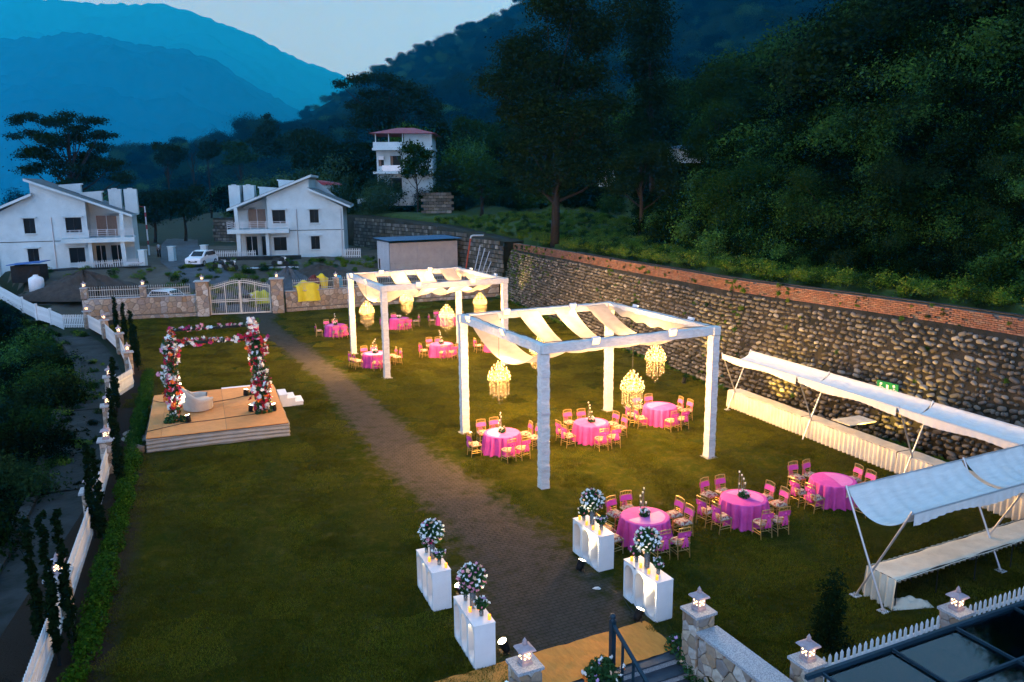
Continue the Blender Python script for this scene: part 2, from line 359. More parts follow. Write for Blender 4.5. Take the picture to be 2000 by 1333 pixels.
# ground sheet
m_soil = mat('soil_and_weeds', (.018, .022, .010), .95, (.010, .022, .007), .6, bump=.6, bs=3)
m_earth = mat('bare_earth', (.055, .04, .03), .95, (.10, .085, .065), .35, bump=.7, bs=4)
m_grassy = mat('rough_grass', (.028, .058, .012), .95, (.05, .075, .016), .8, bump=.7, bs=6)
xs = np.arange(-120, 170, 1.25); ys = np.arange(6, 300, 1.25)
GX, GY = np.meshgrid(xs, ys, indexing='ij'); PP = np.stack([GX.ravel(), GY.ravel()], 1); ZZ = terr(PP)
nx_, ny_ = len(xs), len(ys)
ii = (np.arange(nx_-1)[:, None]*ny_+np.arange(ny_-1)[None]).ravel()
mbv = np.column_stack([PP, ZZ])
me = bpy.data.meshes.new('terrain'); me.from_pydata(mbv.tolist(), [], np.stack([ii, ii+ny_, ii+ny_+1, ii+1], 1).tolist())
for m in (m_soil, m_earth, m_grassy): me.materials.append(m)
cen = PP[ii]+.6; _dr = sdist(cen, BR); _dl = sdist(cen, BL)
mi = np.where((_dr < -.5) & (_dl > 0) & (cen[:, 1] > 62) & (cen[:, 1] < 105), 1, 0); mi = np.where((_dr > 0) & (_dr < np.interp(cen[:, 1], [20, 60, 80], [6, 9, 22])), 2, mi)
me.polygons.foreach_set('material_index', mi.astype(np.int32)); me.polygons.foreach_set('use_smooth', [True]*len(ii))
tag(obj('terrain', me), kind='structure')
# ---------------------------------------------------------------- lawn with worn path
PATH = [((545, 610), 680), ((615, 690), 740), ((655, 765), 800), ((690, 815), 850), ((725, 870), 900), ((780, 960), 950), ((830, 1020), 1000), ((860, 1110), 1060), ((880, 1200), 1130), ((890, 1330), 1230)]
pc = [(-20.9, 64.5, 1.9), (-19.6, 60.5, 1.15)]
for (a, b), y in PATH:
    p, q = A(a, y), A(b, y); c = (p+q)/2; pc.append((c.x, c.y, (p-q).length/2*.92))
def lawn_x(y): return np.interp(y, [p[1] for p in BL[:12]], [p[0] for p in BL[:12]])-.1, np.interp(y, [p[1] for p in BR], [p[0] for p in BR])+.35
NX, NY = 230, 330; lv = []
for j in range(NY+1):
    y = 14.9+(76-14.9)*(j/NY)**1.5; xl, xr = lawn_x(y)
    for i in range(NX+1):
        x = xl+(xr-xl)*i/NX; yy = y+(x-1)*.474*max(0, 1-(y-14.9)/12)
        lv.append((x, yy, 0))
lv = np.array(lv); lv[:, 2] = .018*wob(lv[:, :2], .5)*sst(lv[:, 1], 16, 22)
me = bpy.data.meshes.new('lawn')
ii = (np.arange(NY)[:, None]*(NX+1)+np.arange(NX)[None]).ravel()
me.from_pydata(lv.tolist(), [], np.stack([ii, ii+1, ii+NX+2, ii+NX+1], 1).tolist())
dirt = np.zeros(len(lv))
for (a, b) in zip(pc[:-1], pc[1:]):
    a = np.array(a); b = np.array(b); d = b[:2]-a[:2]; L2 = d@d; t = np.clip((lv[:, :2]-a[:2])@d/L2, 0, 1)
    dist = np.linalg.norm(lv[:, :2]-(a[:2]+t[:, None]*d), axis=1); w_ = a[2]+t*(b[2]-a[2])
    dirt = np.maximum(dirt, 1-sst(dist/w_, .25, 1.45))
at = me.attributes.new('dirt', 'FLOAT', 'POINT'); at.data.foreach_set('value', dirt.astype(np.float32))
bed = 1-sst(lv[:, 0]-np.array([lawn_x(y)[0] for y in lv[:, 1]]), 1.2, 1.7)       # planting bed along the fence
at = me.attributes.new('bed', 'FLOAT', 'POINT'); at.data.foreach_set('value', bed.astype(np.float32))
me.polygons.foreach_set('use_smooth', [True]*len(ii))
def lawn_material():
    m = bpy.data.materials.new('mown_lawn'); m.use_nodes = True; n = m.node_tree.nodes; l = m.node_tree.links; b = n['Principled BSDF']
    b.inputs['Roughness'].default_value = .95; b.inputs['Specular IOR Level'].default_value = 0
    tc = n.new('ShaderNodeTexCoord')
    def noise(s, d=6, r=.6):
        x = n.new('ShaderNodeTexNoise'); x.inputs['Scale'].default_value = s; x.inputs['Detail'].default_value = d; x.inputs['Roughness'].default_value = r
        l.new(tc.outputs['Object'], x.inputs['Vector']); return x.outputs[0]
    def mr(s, a, c, lo=0, hi=1):
        x = n.new('ShaderNodeMapRange'); x.inputs[1].default_value = a; x.inputs[2].default_value = c; x.inputs[3].default_value = lo; x.inputs[4].default_value = hi; l.new(s, x.inputs[0]); return x.outputs[0]
    def mix(f, a, c):
        x = n.new('ShaderNodeMix'); x.data_type = 'RGBA'
        if isinstance(f, float): x.inputs[0].default_value = f
        else: l.new(f, x.inputs[0])
        for k, v in ((6, a), (7, c)):
            if isinstance(v, tuple): x.inputs[k].default_value = (*v, 1)
            else: l.new(v, x.inputs[k])
        return x.outputs[2]
    def math_(op, a, c):
        x = n.new('ShaderNodeMath'); x.operation = op; x.use_clamp = True
        for k, v in ((0, a), (1, c)):
            if isinstance(v, float): x.inputs[k].default_value = v
            else: l.new(v, x.inputs[k])
        return x.outputs[0]
    big, mid, fine = noise(.35), noise(2.2, 8, .7), noise(14, 10, .85)
    g = mix(mr(big, .35, .65), (.020, .034, .003), (.046, .045, .005))
    g = mix(mr(mid, .46, .66), g, (.078, .064, .011))
    g = mix(mr(fine, .43, .57, 0, .88), g, (.020, .026, .004))
    d = mix(mr(mid, .35, .65), (.060, .053, .045), (.088, .077, .064))
    d = mix(mr(fine, .40, .62, 0, .7), d, (.045, .034, .025))
    br = n.new('ShaderNodeTexBrick'); mp = n.new('ShaderNodeMapping'); mp.inputs['Rotation'].default_value = (0, 0, R(-25.5)); l.new(tc.outputs['Object'], mp.inputs[0]); l.new(mp.outputs[0], br.inputs['Vector'])
    br.inputs['Scale'].default_value = 1.0; br.inputs['Brick Width'].default_value = .24; br.inputs['Row Height'].default_value = .12; br.inputs['Mortar Size'].default_value = .016; br.inputs['Mortar Smooth'].default_value = .6
    d = mix(mr(br.outputs['Fac'], 0, 1, 0, .7), d, (.026, .026, .018))
    at = n.new('ShaderNodeAttribute'); at.attribute_name = 'dirt'; 
    dn = n.new('ShaderNodeMath'); dn.operation = 'ADD'; l.new(at.outputs['Fac'], dn.inputs[0])
    nn = n.new('ShaderNodeMath'); nn.operation = 'MULTIPLY_ADD'; l.new(mid, nn.inputs[0]); nn.inputs[1].default_value = 2.4; nn.inputs[2].default_value = -1.2
    n2_ = n.new('ShaderNodeMath'); n2_.operation = 'MULTIPLY_ADD'; l.new(fine, n2_.inputs[0]); n2_.inputs[1].default_value = 1.6; l.new(nn.outputs[0], n2_.inputs[2])
    n3_ = n.new('ShaderNodeMath'); n3_.operation = 'SUBTRACT'; l.new(n2_.outputs[0], n3_.inputs[0]); n3_.inputs[1].default_value = .8
    l.new(n3_.outputs[0], dn.inputs[1])
    col = mix(mr(dn.outputs[0], .25, .85), g, d)
    bd = n.new('ShaderNodeAttribute'); bd.attribute_name = 'bed'
    col = mix(bd.outputs['Fac'], col, (.035, .026, .02))
    l.new(col, b.inputs['Base Color'])
    bp = n.new('ShaderNodeBump'); bp.inputs['Strength'].default_value = .9; bp.inputs['Distance'].default_value = .06; l.new(fine, bp.inputs['Height']); l.new(bp.outputs[0], b.inputs['Normal'])
    return m
M_LAWN = lawn_material(); me.materials.append(M_LAWN); tag(obj('lawn', me), kind='structure')
b = MB(); b.grid(lambda u_, v_: (lambda x: (x, lerp(12.95+.47*(x-5.0), 17.5+.47*(x-5.0), v_), -.005))(4.05+13*u_), 40, 14); b.f += [(0, 1, 2)] * 0
tag(b.build('lawn_corner', M_LAWN), kind='structure')
# ---------------------------------------------------------------- far mountains and hill
m_forest_far = mat('far_forest', (.003, .012, .005), .95, (.008, .020, .007), .02, nd=10, bump=0, spec=0)
from mathutils import noise as mn
def mountain(name, ridge, Yr, Yb, zb, nu, nv, rough, bump, label):
    px = [r[0] for r in ridge]; py = [r[1] for r in ridge]; V = []; F = []
    for i in range(nu+1):
        X = px[0]+(px[-1]-px[0])*i/nu; top = AY(X, float(np.interp(X, px, py)), Yr)
        for j in range(nv+4):
            t = j/nv
            if t <= 1:
                y = Yb+(Yr-Yb)*t; x = top.x*(.62+.38*t); z = zb+(top.z-zb)*t**.85
            else:
                y = Yr+(Yr-Yb)*(t-1)*4; x = top.x; z = top.z-(t-1)*nv*(top.z-zb)*.2
            q = Vector((x, y, z*.5))/rough; e = math.sin(min(t, 1)*3.14)*.9+.08
            d = mn.fractal(q, .9, 2.1, 6)*rough*.30*e+mn.noise(Vector((x, y, z))/(bump*2.2))*bump*.7+mn.noise(Vector((x, y, z))/(bump*.8))*bump*.45
            V.append((x, y, z+d))
    k = nv+4
    for i in range(nu):
        for j in range(k-1): F.append((i*k+j, (i+1)*k+j, (i+1)*k+j+1, i*k+j+1))
    me = bpy.data.meshes.new(name); me.from_pydata(V, [], F); me.materials.append(m_forest_far)
    me.polygons.foreach_set('use_smooth', [True]*len(F)); o = obj(name, me); tag(o, label, 'mountain', kind='structure'); return o, V
mountain('far_mountain', [(-1500, -120), (-400, -60), (0, -12), (100, -2), (200, 8), (330, 12), (375, 22), (410, 36), (455, 52), (500, 72), (545, 98), (590, 118), (640, 135), (680, 152), (760, 205), (850, 290), (960, 370), (1100, 400)], 9000, 5200, -130, 340, 46, 810, 34, 'hazy blue mountain ridge behind all others')
mountain('middle_mountain', [(-1400, 150), (-700, 105), (-250, 95), (0, 78), (70, 70), (140, 62), (200, 70), (260, 84), (310, 92), (370, 100), (420, 118), (470, 150), (520, 178), (570, 208), (620, 246), (680, 300), (760, 368), (860, 400)], 4400, 2100, -150, 300, 50, 450, 22, 'darker blue wooded mountain in front of the far ridge')
hill_o, hv = mountain('wooded_hill', [(560, 330), (640, 268), (700, 215), (740, 182), (790, 148), (830, 132), (880, 108), (930, 76), (990, 40), (1050, 8), (1120, -30), (1300, -110), (1600, -200), (2300, -330)], 1200, 300, -5, 200, 64, 150, 8, 'steep wooded hill rising to the right of the valley')
# ---------------------------------------------------------------- woods on the slopes (masses)
def proto(name, n, size, m, kind):
    if kind == 'shrub': c = blob((0, 0, .15), .7, 9, .38, .7)
    elif kind == 'crown': c = blob((0, 0, .2), .72, 16, .34, .85)
    else: c = blob((0, 0, .1), .8, 12, .30, .45)
    return qmesh(name, np.concatenate([gleaves(c, n, size*.8, up=.6, sp=(.75, .75, .5)), leaves(c, n//2, size*.75, up=.6)]), m)
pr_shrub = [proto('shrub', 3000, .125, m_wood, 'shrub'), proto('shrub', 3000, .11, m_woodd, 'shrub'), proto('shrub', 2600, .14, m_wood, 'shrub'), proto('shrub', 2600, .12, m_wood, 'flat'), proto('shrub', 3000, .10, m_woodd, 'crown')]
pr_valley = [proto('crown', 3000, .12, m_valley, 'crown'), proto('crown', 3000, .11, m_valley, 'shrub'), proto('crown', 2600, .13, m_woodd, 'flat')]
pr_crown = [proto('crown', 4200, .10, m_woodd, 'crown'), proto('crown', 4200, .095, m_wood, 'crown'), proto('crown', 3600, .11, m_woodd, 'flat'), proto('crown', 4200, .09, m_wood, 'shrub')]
pr_weed = [proto('weed', 420, .26, m_weed, 'shrub'), proto('weed', 420, .22, m_leafl, 'flat'), proto('weed', 380, .24, m_leafm, 'shrub'), proto('weed', 420, .2, m_weed, 'flat')]
def scatter(n, x0, x1, y0, y1, ok, fs, lift):
    P = np.column_stack([rng.uniform(x0, x1, n), rng.uniform(y0, y1, n)]); k = ok(P, sdist(P, BR), sdist(P, BL)); P = P[k]
    d = sdist(P, BR); s = fs(P, d); z = terr(P)+s*lift
    return np.column_stack([P, z]), s
def vis(P): return (np.abs(P[:, 0]) < .78*P[:, 1]+4)
d0f = lambda P: np.interp(P[:, 1], [20, 45, 62, 74, 100, 120], [4.4, 5.2, 8, 15, 15, 9])
p, s = scatter(11000, -20, 110, 14, 130, lambda P, d, b: vis(P) & (d > d0f(P)-.3) & (d < d0f(P)+20) & (rng.random(len(P)) < .9), lambda P, d: (.6+2.0*rng.random(len(P))**2+.05*np.clip(d-d0f(P), 0, 14))*np.clip(P[:, 1]/62, .48, 1), .5)
p_, s_ = scatter(11000, 8, 48, 14, 62, lambda P, d, b: vis(P) & (d > d0f(P)-.6) & (d < d0f(P)+16), lambda P, d: (.45+1.3*rng.random(len(P))**2.2+.04*np.clip(d-d0f(P), 0, 14))*np.clip(P[:, 1]/50, .6, 1), .45)
p = np.concatenate([p, p_]); s = np.concatenate([s, s_])
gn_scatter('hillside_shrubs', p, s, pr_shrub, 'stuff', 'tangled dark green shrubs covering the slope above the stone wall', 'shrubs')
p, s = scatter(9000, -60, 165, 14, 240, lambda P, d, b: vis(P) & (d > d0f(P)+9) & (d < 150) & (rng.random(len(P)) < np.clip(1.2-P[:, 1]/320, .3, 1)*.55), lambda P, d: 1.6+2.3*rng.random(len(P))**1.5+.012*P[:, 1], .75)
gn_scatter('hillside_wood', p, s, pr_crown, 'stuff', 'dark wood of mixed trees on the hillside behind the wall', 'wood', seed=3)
p, s = scatter(30000, -14, 34, 14, 92, lambda P, d, b: (d > 2.4) & (d < d0f(P)*.8+1.6) & (rng.random(len(P)) < np.interp(P[:, 1], [20, 60, 75], [1, .8, .25])), lambda P, d: .22+.42*rng.random(len(P))*np.interp(P[:, 1], [20, 75], [1, .7]), .35)
gn_scatter('weeds_on_wall_top', p, s, pr_weed, 'stuff', 'yellow green weeds along the top of the retaining wall', 'weeds', seed=4)
p, s = scatter(5200, -75, -8, 10, 100, lambda P, d, b: (b < -3.0) & (b > -38) & (P[:, 1] > 8), lambda P, d: .55+1.2*rng.random(len(P)), .4)
gn_scatter('ravine_scrub', p, s, [pr_shrub[1], pr_shrub[4], pr_shrub[0], pr_shrub[1]], 'stuff', 'very dark scrub filling the ravine left of the fence', 'scrub', seed=6)
p, s = scatter(6500, -95, -7, 12, 82, lambda P, d, b: (b < -.3) & (b > -3.3) & (wob(P, .8) > -.3), lambda P, d: .18+.3*rng.random(len(P)), .35)
gn_scatter('fence_foot_weeds', p, s, [pr_weed[0], pr_weed[2], pr_shrub[1]], 'stuff', 'dark weeds growing on the strip outside the white fence', 'weeds', seed=8)
p, s = scatter(4200, -140, -14, 96, 290, lambda P, d, b: ((d > 2) | (b < -2)) & (P[:, 0] < -.13*P[:, 1]) & (rng.random(len(P)) < .55), lambda P, d: 1.8+2.2*rng.random(len(P)), .7)
gn_scatter('valley_wood', p, s, pr_valley, 'stuff', 'hazy green wood in the valley behind the white villas', 'wood', seed=9)
hvv = np.array(hv); k = rng.choice(len(hvv), 12000); q = hvv[k]+rng.normal(size=(12000, 3))*np.array([6, 6, .6]); q = q[(q[:, 1] < 1210)]; q[:, 2] += 1.6
gn_scatter('hill_wood', q, 3.8+4.2*rng.random(len(q)), [pr_crown[0], pr_crown[3], pr_crown[2]], 'stuff', 'bluish wood covering the steep hill beyond the tower house', 'wood', seed=10)
# ---------------------------------------------------------------- single trees
def tree(name, label, Y, base, clumps, m, n, ls, flat=.7, tr=.35, dz=None, cat='tree', group=None, pr=1.0):
    """clumps: (px,py,r px) spread in depth round distance Y"""
    k = Y/1541.0; b = AY(base[0], base[1], Y)
    if dz is None:
        g = terr1(b.x, b.y)
        if abs(g-b.z) < 12: b.z = g-.3
    t = thing(name, label, cat, b, group=group); cs = []
    for (px, py, r) in clumps:
        p = AY(px, py, Y); rr = r*k
        for q in range(3):
            cs.append((p.x-b.x+random.uniform(-.6, .6)*rr, random.uniform(-1.6, 1.6)*rr*pr, p.z-b.z+random.uniform(-.4, .4)*rr, rr*random.uniform(.7, 1.1)))
    obj('crown', qmesh('crown', gleaves(cs, int(n*2.4), ls*.9, up=.6, sp=(.52, .52, .5*flat)), m), t)
    T = MB(); zs = sorted(c[2] for c in cs); top = zs[int(len(zs)*.7)]; mx_ = np.mean([c[0] for c in cs])
    tk = [Vector((mx_*(s**1.5)+.12*math.sin(s*5), .1*math.sin(s*7), top*s)) for s in np.linspace(0, 1, 7)]
    T.tube(tk, [tr*(1-.75*s) for s in np.linspace(0, 1, 7)], 7)
    for c in cs[::3]:
        s = min(.92, max(.25, c[2]/top*.62)); i = s*6; i0 = int(i); p0 = tk[i0].lerp(tk[min(6, i0+1)], i-i0)
        p1 = Vector(c[:3]); mid = p0.lerp(p1, .5)+Vector((0, 0, -.06*(p1-p0).length)); r0 = tr*(1-.75*s)*.5
        T.tube([p0, mid, p1], [r0, r0*.6, r0*.2], 5, cap=False)
    T.build('trunk', m_bark, t, True)
    return t
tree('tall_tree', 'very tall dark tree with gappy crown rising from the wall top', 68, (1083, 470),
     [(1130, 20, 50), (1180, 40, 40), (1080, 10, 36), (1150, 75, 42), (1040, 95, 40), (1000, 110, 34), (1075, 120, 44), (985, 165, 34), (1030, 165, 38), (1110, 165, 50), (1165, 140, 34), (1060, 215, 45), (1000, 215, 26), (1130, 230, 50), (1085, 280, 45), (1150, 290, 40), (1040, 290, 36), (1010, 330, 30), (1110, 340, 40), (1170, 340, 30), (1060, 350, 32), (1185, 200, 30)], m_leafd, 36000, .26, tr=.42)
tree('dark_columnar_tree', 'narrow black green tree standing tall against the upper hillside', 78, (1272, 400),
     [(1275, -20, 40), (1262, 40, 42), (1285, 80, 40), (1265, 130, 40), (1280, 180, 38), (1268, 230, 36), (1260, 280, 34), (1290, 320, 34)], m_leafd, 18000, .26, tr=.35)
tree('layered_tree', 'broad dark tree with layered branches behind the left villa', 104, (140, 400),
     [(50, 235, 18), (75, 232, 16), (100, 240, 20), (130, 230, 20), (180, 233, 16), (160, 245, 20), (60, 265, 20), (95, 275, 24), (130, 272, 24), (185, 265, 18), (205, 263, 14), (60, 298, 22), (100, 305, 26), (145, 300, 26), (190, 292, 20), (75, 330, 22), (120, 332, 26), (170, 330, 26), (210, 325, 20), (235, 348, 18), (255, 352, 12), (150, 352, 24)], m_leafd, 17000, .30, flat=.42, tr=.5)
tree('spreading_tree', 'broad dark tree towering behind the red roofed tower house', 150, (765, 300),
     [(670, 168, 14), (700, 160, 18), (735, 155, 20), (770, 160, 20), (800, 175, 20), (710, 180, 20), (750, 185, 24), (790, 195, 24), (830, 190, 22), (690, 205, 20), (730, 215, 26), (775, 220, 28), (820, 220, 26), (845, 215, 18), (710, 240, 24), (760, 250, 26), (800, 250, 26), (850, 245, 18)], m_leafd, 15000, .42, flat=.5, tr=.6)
tree('pointed_tree', 'tiered pointed tree above the dark trees left of the tower', 190, (525, 300), [(520, 228, 8), (522, 245, 11), (515, 258, 16), (535, 256, 14), (512, 275, 16), (545, 272, 16), (528, 285, 22)], m_leafd, 5000, .5, flat=.5, tr=.4)
for i, (lab, px, py, rx, Y, m) in enumerate((
        ('wide dark tree left of the tower house, touching its balcony', 655, 285, 42, 140, m_leafd), ('dark round tree directly above the right villa roof', 605, 290, 38, 150, m_leafd),
        ('rounded tree at the left end of the valley tree line', 325, 305, 24, 170, m_leafd), ('small tufted tree beside the bare tree in the valley', 405, 295, 18, 180, m_leafd),
        ('round tree in the middle of the valley tree line', 470, 300, 24, 175, m_leafm), ('dark bush like tree between road and right villa', 360, 390, 34, 112, m_leafd),
        ('broad bush like tree beside the tall lamp post', 300, 400, 30, 110, m_leafd),
        ('green round tree on the terrace right of the tower house', 905, 265, 34, 120, m_leafm), ('dense green tree below the round terrace tree', 940, 340, 46, 95, m_leafm), ('leafy bush tree above the small stone terrace wall', 880, 345, 30, 100, m_leafd))):
    cl = [(px+random.uniform(-.8, .8)*rx, py+random.uniform(-.7, .8)*rx, rx*random.uniform(.35, .55)) for _ in range(10)]
    tree('broadleaf_tree', lab, Y, (px, py+rx*1.6), cl, m, 5200, .30*Y/110, tr=.25, group='trees round the villas')
tree('young_tree', 'light leafed young tree growing in front of the tower house', 104, (815, 392), [(800, 290, 14), (820, 288, 14), (795, 310, 16), (815, 312, 18), (835, 306, 14), (805, 332, 16), (825, 335, 14), (790, 340, 10)], m_leafm, 2600, .36, tr=.16)
for lab, px, py, rx, Y, m in (('bright green tree in the middle of the hillside', 1540, 235, 44, 62, m_leafl), ('feathery pale green tree on the hillside', 1430, 165, 62, 74, m_leafm), ('broad green tree left of the bright one on the hillside', 1395, 250, 60, 66, m_leafm), ('green tree at the right side of the hillside', 1830, 170, 85, 56, m_leafm), ('bushy green tree low on the slope beside the tall tree', 1250, 330, 52, 62, m_leafd), ('climber covered bush tree above the weeds', 1440, 370, 62, 50, m_leafm), ('dark green bush tree under the green hillside tree', 1770, 380, 80, 40, m_leafd), ('vine draped bush in the middle of the slope', 1600, 390, 70, 44, m_leafm)):
    cl = [(px+random.uniform(-.9, .9)*rx, py+random.uniform(-.65, .75)*rx, rx*random.uniform(.28, .5)) for _ in range(12)]
    tree('hillside_tree', lab, Y, (px, py+rx*1.5), cl, m, 15000, .165*Y/60, tr=.22, group='trees on the dark hillside')
# bare tree: trunk and twigs only
b = AY(375, 330, 178); b.z = max(terr1(b.x, b.y), 8); t = thing('bare_tree', 'thin leafless tree sticking out of the valley wood', 'tree', b); T = MB()
T.tube([(0, 0, 0), (.3, 0, 5), (.1, 0, 10)], [.2, .14, .06], 6)
for i in range(9):
    z = 3+i*.75; a = i*2.4; T.tube([(.2, 0, z), (.2+math.cos(a)*.9, math.sin(a)*.9, z+1.5), (.2+math.cos(a)*1.2, math.sin(a)*1.2, z+3.2)], [.07, .05, .02], 5)
T.build('trunk', m_bark, t)
# cypresses and hedge along the fence
def cypress(lab, pos, h, r):
    t = thing('cypress', lab, 'cypress', (pos[0], pos[1], 0), group='cypresses along the left fence')
    cs = [(random.uniform(-.06, .06), random.uniform(-.06, .06), h*(.12+.86*s), r*.72*(math.sin(min(1, s*1.25+.22)*2.6)**.8*.8+.12)) for s in np.linspace(0, 1, 44)]
    obj('crown', qmesh('crown', leaves(cs, 2000, .13, asp=.4, up=.9, shell=.4), m_cyp), t)
    MB().tube([(0, 0, -.05), (0, 0, h*.5)], [.05, .02], 6).build('trunk', m_bark, t)
for lab, px, py, h, r in (('cypress nearest the gate wall', 197, 622, 2.6, .28), ('cypress second from the gate wall', 229, 648, 2.6, .28), ('cypress beside the far lawn corner, third from the gate wall', 246, 668, 2.7, .28), ('cypress fourth from the gate wall', 262, 694, 2.8, .28), ('cypress by the small gap in the fence', 271, 724, 2.7, .28),
        ('cypress left of the stage', 229, 805, 2.6, .26), ('cypress just beyond the stage front corner', 226, 875, 2.5, .25), ('cypress behind the fence bend left of the stage front', 236, 952, 2.5, .26), ('left one of the cypress pair by the lit pillar', 187, 1052, 3.0, .16), ('right one of the cypress pair by the lit pillar', 203, 1068, 3.0, .16),
        ('leftmost of the three tall cypresses at the near left fence', 84, 1290, 3.4, .15), ('middle of the three tall cypresses at the near left fence', 116, 1300, 3.6, .15), ('rightmost of the three tall cypresses at the near left fence', 146, 1290, 3.6, .15)):
    cypress('dark slim '+lab, A(px, py), h, r)
hp = [A(x, y) for x, y in [(292, 735), (285, 775), (272, 830), (262, 890), (250, 950), (236, 1015), (218, 1090), (198, 1170), (170, 1270), (145, 1360)]]
def polyat(pts, s):
    L = [(pts[i+1]-pts[i]).length for i in range(len(pts)-1)]; s = s*sum(L)
    for i, l_ in enumerate(L):
        if s <= l_ or i == len(L)-1: return pts[i].lerp(pts[i+1], s/l_)
        s -= l_
for lab, s0, s1 in (('bright green low hedge beside the stage', 0, .46), ('bright green low hedge along the near left lawn edge', .47, 1)):
    h = thing('low_hedge', lab, 'hedge', polyat(hp, s0), group='low hedge rows'); cs = []
    for s in np.linspace(s0, s1, 70):
        if random.random() < .14: continue
        p = polyat(hp, s)-polyat(hp, s0); cs.append((p.x+random.uniform(-.12, .12), p.y, .22+random.uniform(-.06, .1), random.uniform(.20, .34)))
    obj('foliage', qmesh('foliage', leaves(cs, 16000, .085, up=.7), m_hedge), h)
t = thing('conifer_shrub', 'dark upright shrub on the lawn near the right fence', 'shrub', A(1618, 1268))
cs = [(random.uniform(-.12, .12), random.uniform(-.12, .12), .2+1.5*s, .38*(1-.45*s)) for s in np.linspace(0, 1, 12)]
obj('crown', qmesh('crown', leaves(cs, 4200, .09, asp=.35, up=1, shell=.3), m_cyp), t); MB().tube([(0, 0, -.05), (0, 0, .6)], .035, 6).build('trunk', m_bark, t)
# ---------------------------------------------------------------- short turf on the lawn
SO_ = Vector((-14.44, 29.75, 0)); SX_ = Vector((math.cos(R(21.5)), math.sin(R(21.5)), 0)); SY_ = Vector((-SX_.y, SX_.x, 0))
m_turf = leafmat('turf_blade', [(.042, .060, .004), (.074, .080, .006), (.118, .098, .009), (.052, .070, .005), (.155, .116, .014)], tr=.1, var=(.6, .8, 1.0))
def turf(n, w):
    p = np.column_stack([rng.uniform(-w/2, w/2, n), rng.uniform(-w/2, w/2, n), np.zeros(n)]); a = rng.uniform(0, 6.28, n); h = rng.uniform(.022, .055, n); bw = rng.uniform(.004, .009, n)
    clump = np.sin(p[:, 0]*9+1)*np.sin(p[:, 1]*8+2); h *= 1+.35*clump
    d = np.column_stack([np.cos(a), np.sin(a), np.zeros(n)]); l_ = np.column_stack([rng.normal(size=n)*.022, rng.normal(size=n)*.022, h])
    return np.stack([p-d*bw[:, None], p+d*bw[:, None], p+l_], 1)
pr_turf = [qmesh('turf', turf(2600, 1.3), m_turf, 3) for _ in range(4)]
gx = []
lx0 = np.array([lawn_x(y) for y in np.arange(14, 72, 1.0)])
for j, y in enumerate(np.arange(14, 72, 1.0)):
    for x in np.arange(lx0[j, 0]+1.6, lx0[j, 1]-.6, 1.0):
        q = (x+rng.uniform(-.3, .3), y+rng.uniform(-.3, .3)); 
        if q[1] < 15.3+.474*(q[0]-1) and q[0] < 4.6: continue
        if q[1] < 13.9+.47*(q[0]-5.0): continue
        dd = min(np.hypot(q[0]-(a[0]+(b_[0]-a[0])*t_), q[1]-(a[1]+(b_[1]-a[1])*t_))-(a[2]+(b_[2]-a[2])*t_)*.80 for a, b_ in zip(pc[:-1], pc[1:]) for t_ in np.linspace(0, 1, 9))
        if dd < .50+.25*rng.random(): continue
        lx, ly = (Vector((q[0], q[1], 0))-SO_).dot(SX_), (Vector((q[0], q[1], 0))-SO_).dot(SY_)
        if -.75 < lx < 6.2 and -.75 < ly < 7.8: continue
        gx.append((q[0], q[1], .012))
gn_scatter('grass', gx, np.full(len(gx), 1.0), pr_turf, 'stuff', 'short mown grass of the banquet lawn', 'grass', seed=21, tilt=0)
# ---------------------------------------------------------------- evening haze
hz = MB().box((-600, 5200, 1400), (23000, 10500, 3200)).mesh('haze', [])
hm = bpy.data.materials.new('evening_haze'); hm.use_nodes = True; n = hm.node_tree.nodes; n.clear()
pv = n.new('ShaderNodeVolumePrincipled'); pv.inputs['Density'].default_value = .00022; pv.inputs['Color'].default_value = (.004, .43, .86, 1); pv.inputs['Absorption Color'].default_value = (1, 1, 1, 1)
ho = n.new('ShaderNodeOutputMaterial'); hm.node_tree.links.new(pv.outputs[0], ho.inputs['Volume']); hz.materials.append(hm)
tag(obj('haze', hz), 'thin blue evening haze over the valley', 'haze', kind='stuff')
# ---------------------------------------------------------------- retaining wall of boulders with a brick parapet
WPOLY = [Vector((*p, 0)) for p in [(18.7, 22.4), (16.7, 26.6), (15.6, 29.3), (14.0, 32.6), (12.1, 36.3), (10.2, 40.1), (8.8, 44.5), (5.8, 52.7), (2.9, 61.7), (-1.0, 73.7)]]
def polyinfo(poly):
    L = [0]
    for a, b in zip(poly[:-1], poly[1:]): L.append(L[-1]+(b-a).length)
    return L
def wallpt(poly, L, s, z, out, bat=.25):
    i = max(0, min(len(poly)-2, int(np.searchsorted(L, s, 'right'))-1)); d = (poly[i+1]-poly[i]).normalized(); b = poly[i]+d*(s-L[i])
    rt = Vector((d.y, -d.x, 0)); p = b+rt*(bat*max(z, 0)-out); p.z = z
    return p, math.atan2(d.y, d.x)
def sq_(v, e=.62): return math.copysign(abs(v)**e, v)
def sm_stone(k, n=8, m=5):
    b = MB().ball((0, 0, 0), 1, n, m, jit=.12); b.v = [(sq_(x)*.9, sq_(y), sq_(z)*.9) for x, y, z in b.v]; return b.mesh('boulder', m_cob, True)
BOULD = [sm_stone(k) for k in range(7)]
wl = polyinfo(WPOLY); WLEN = wl[-1]
rw = thing('retaining_wall', 'tall leaning boulder retaining wall with red brick parapet along the lawn', 'wall', WPOLY[2])
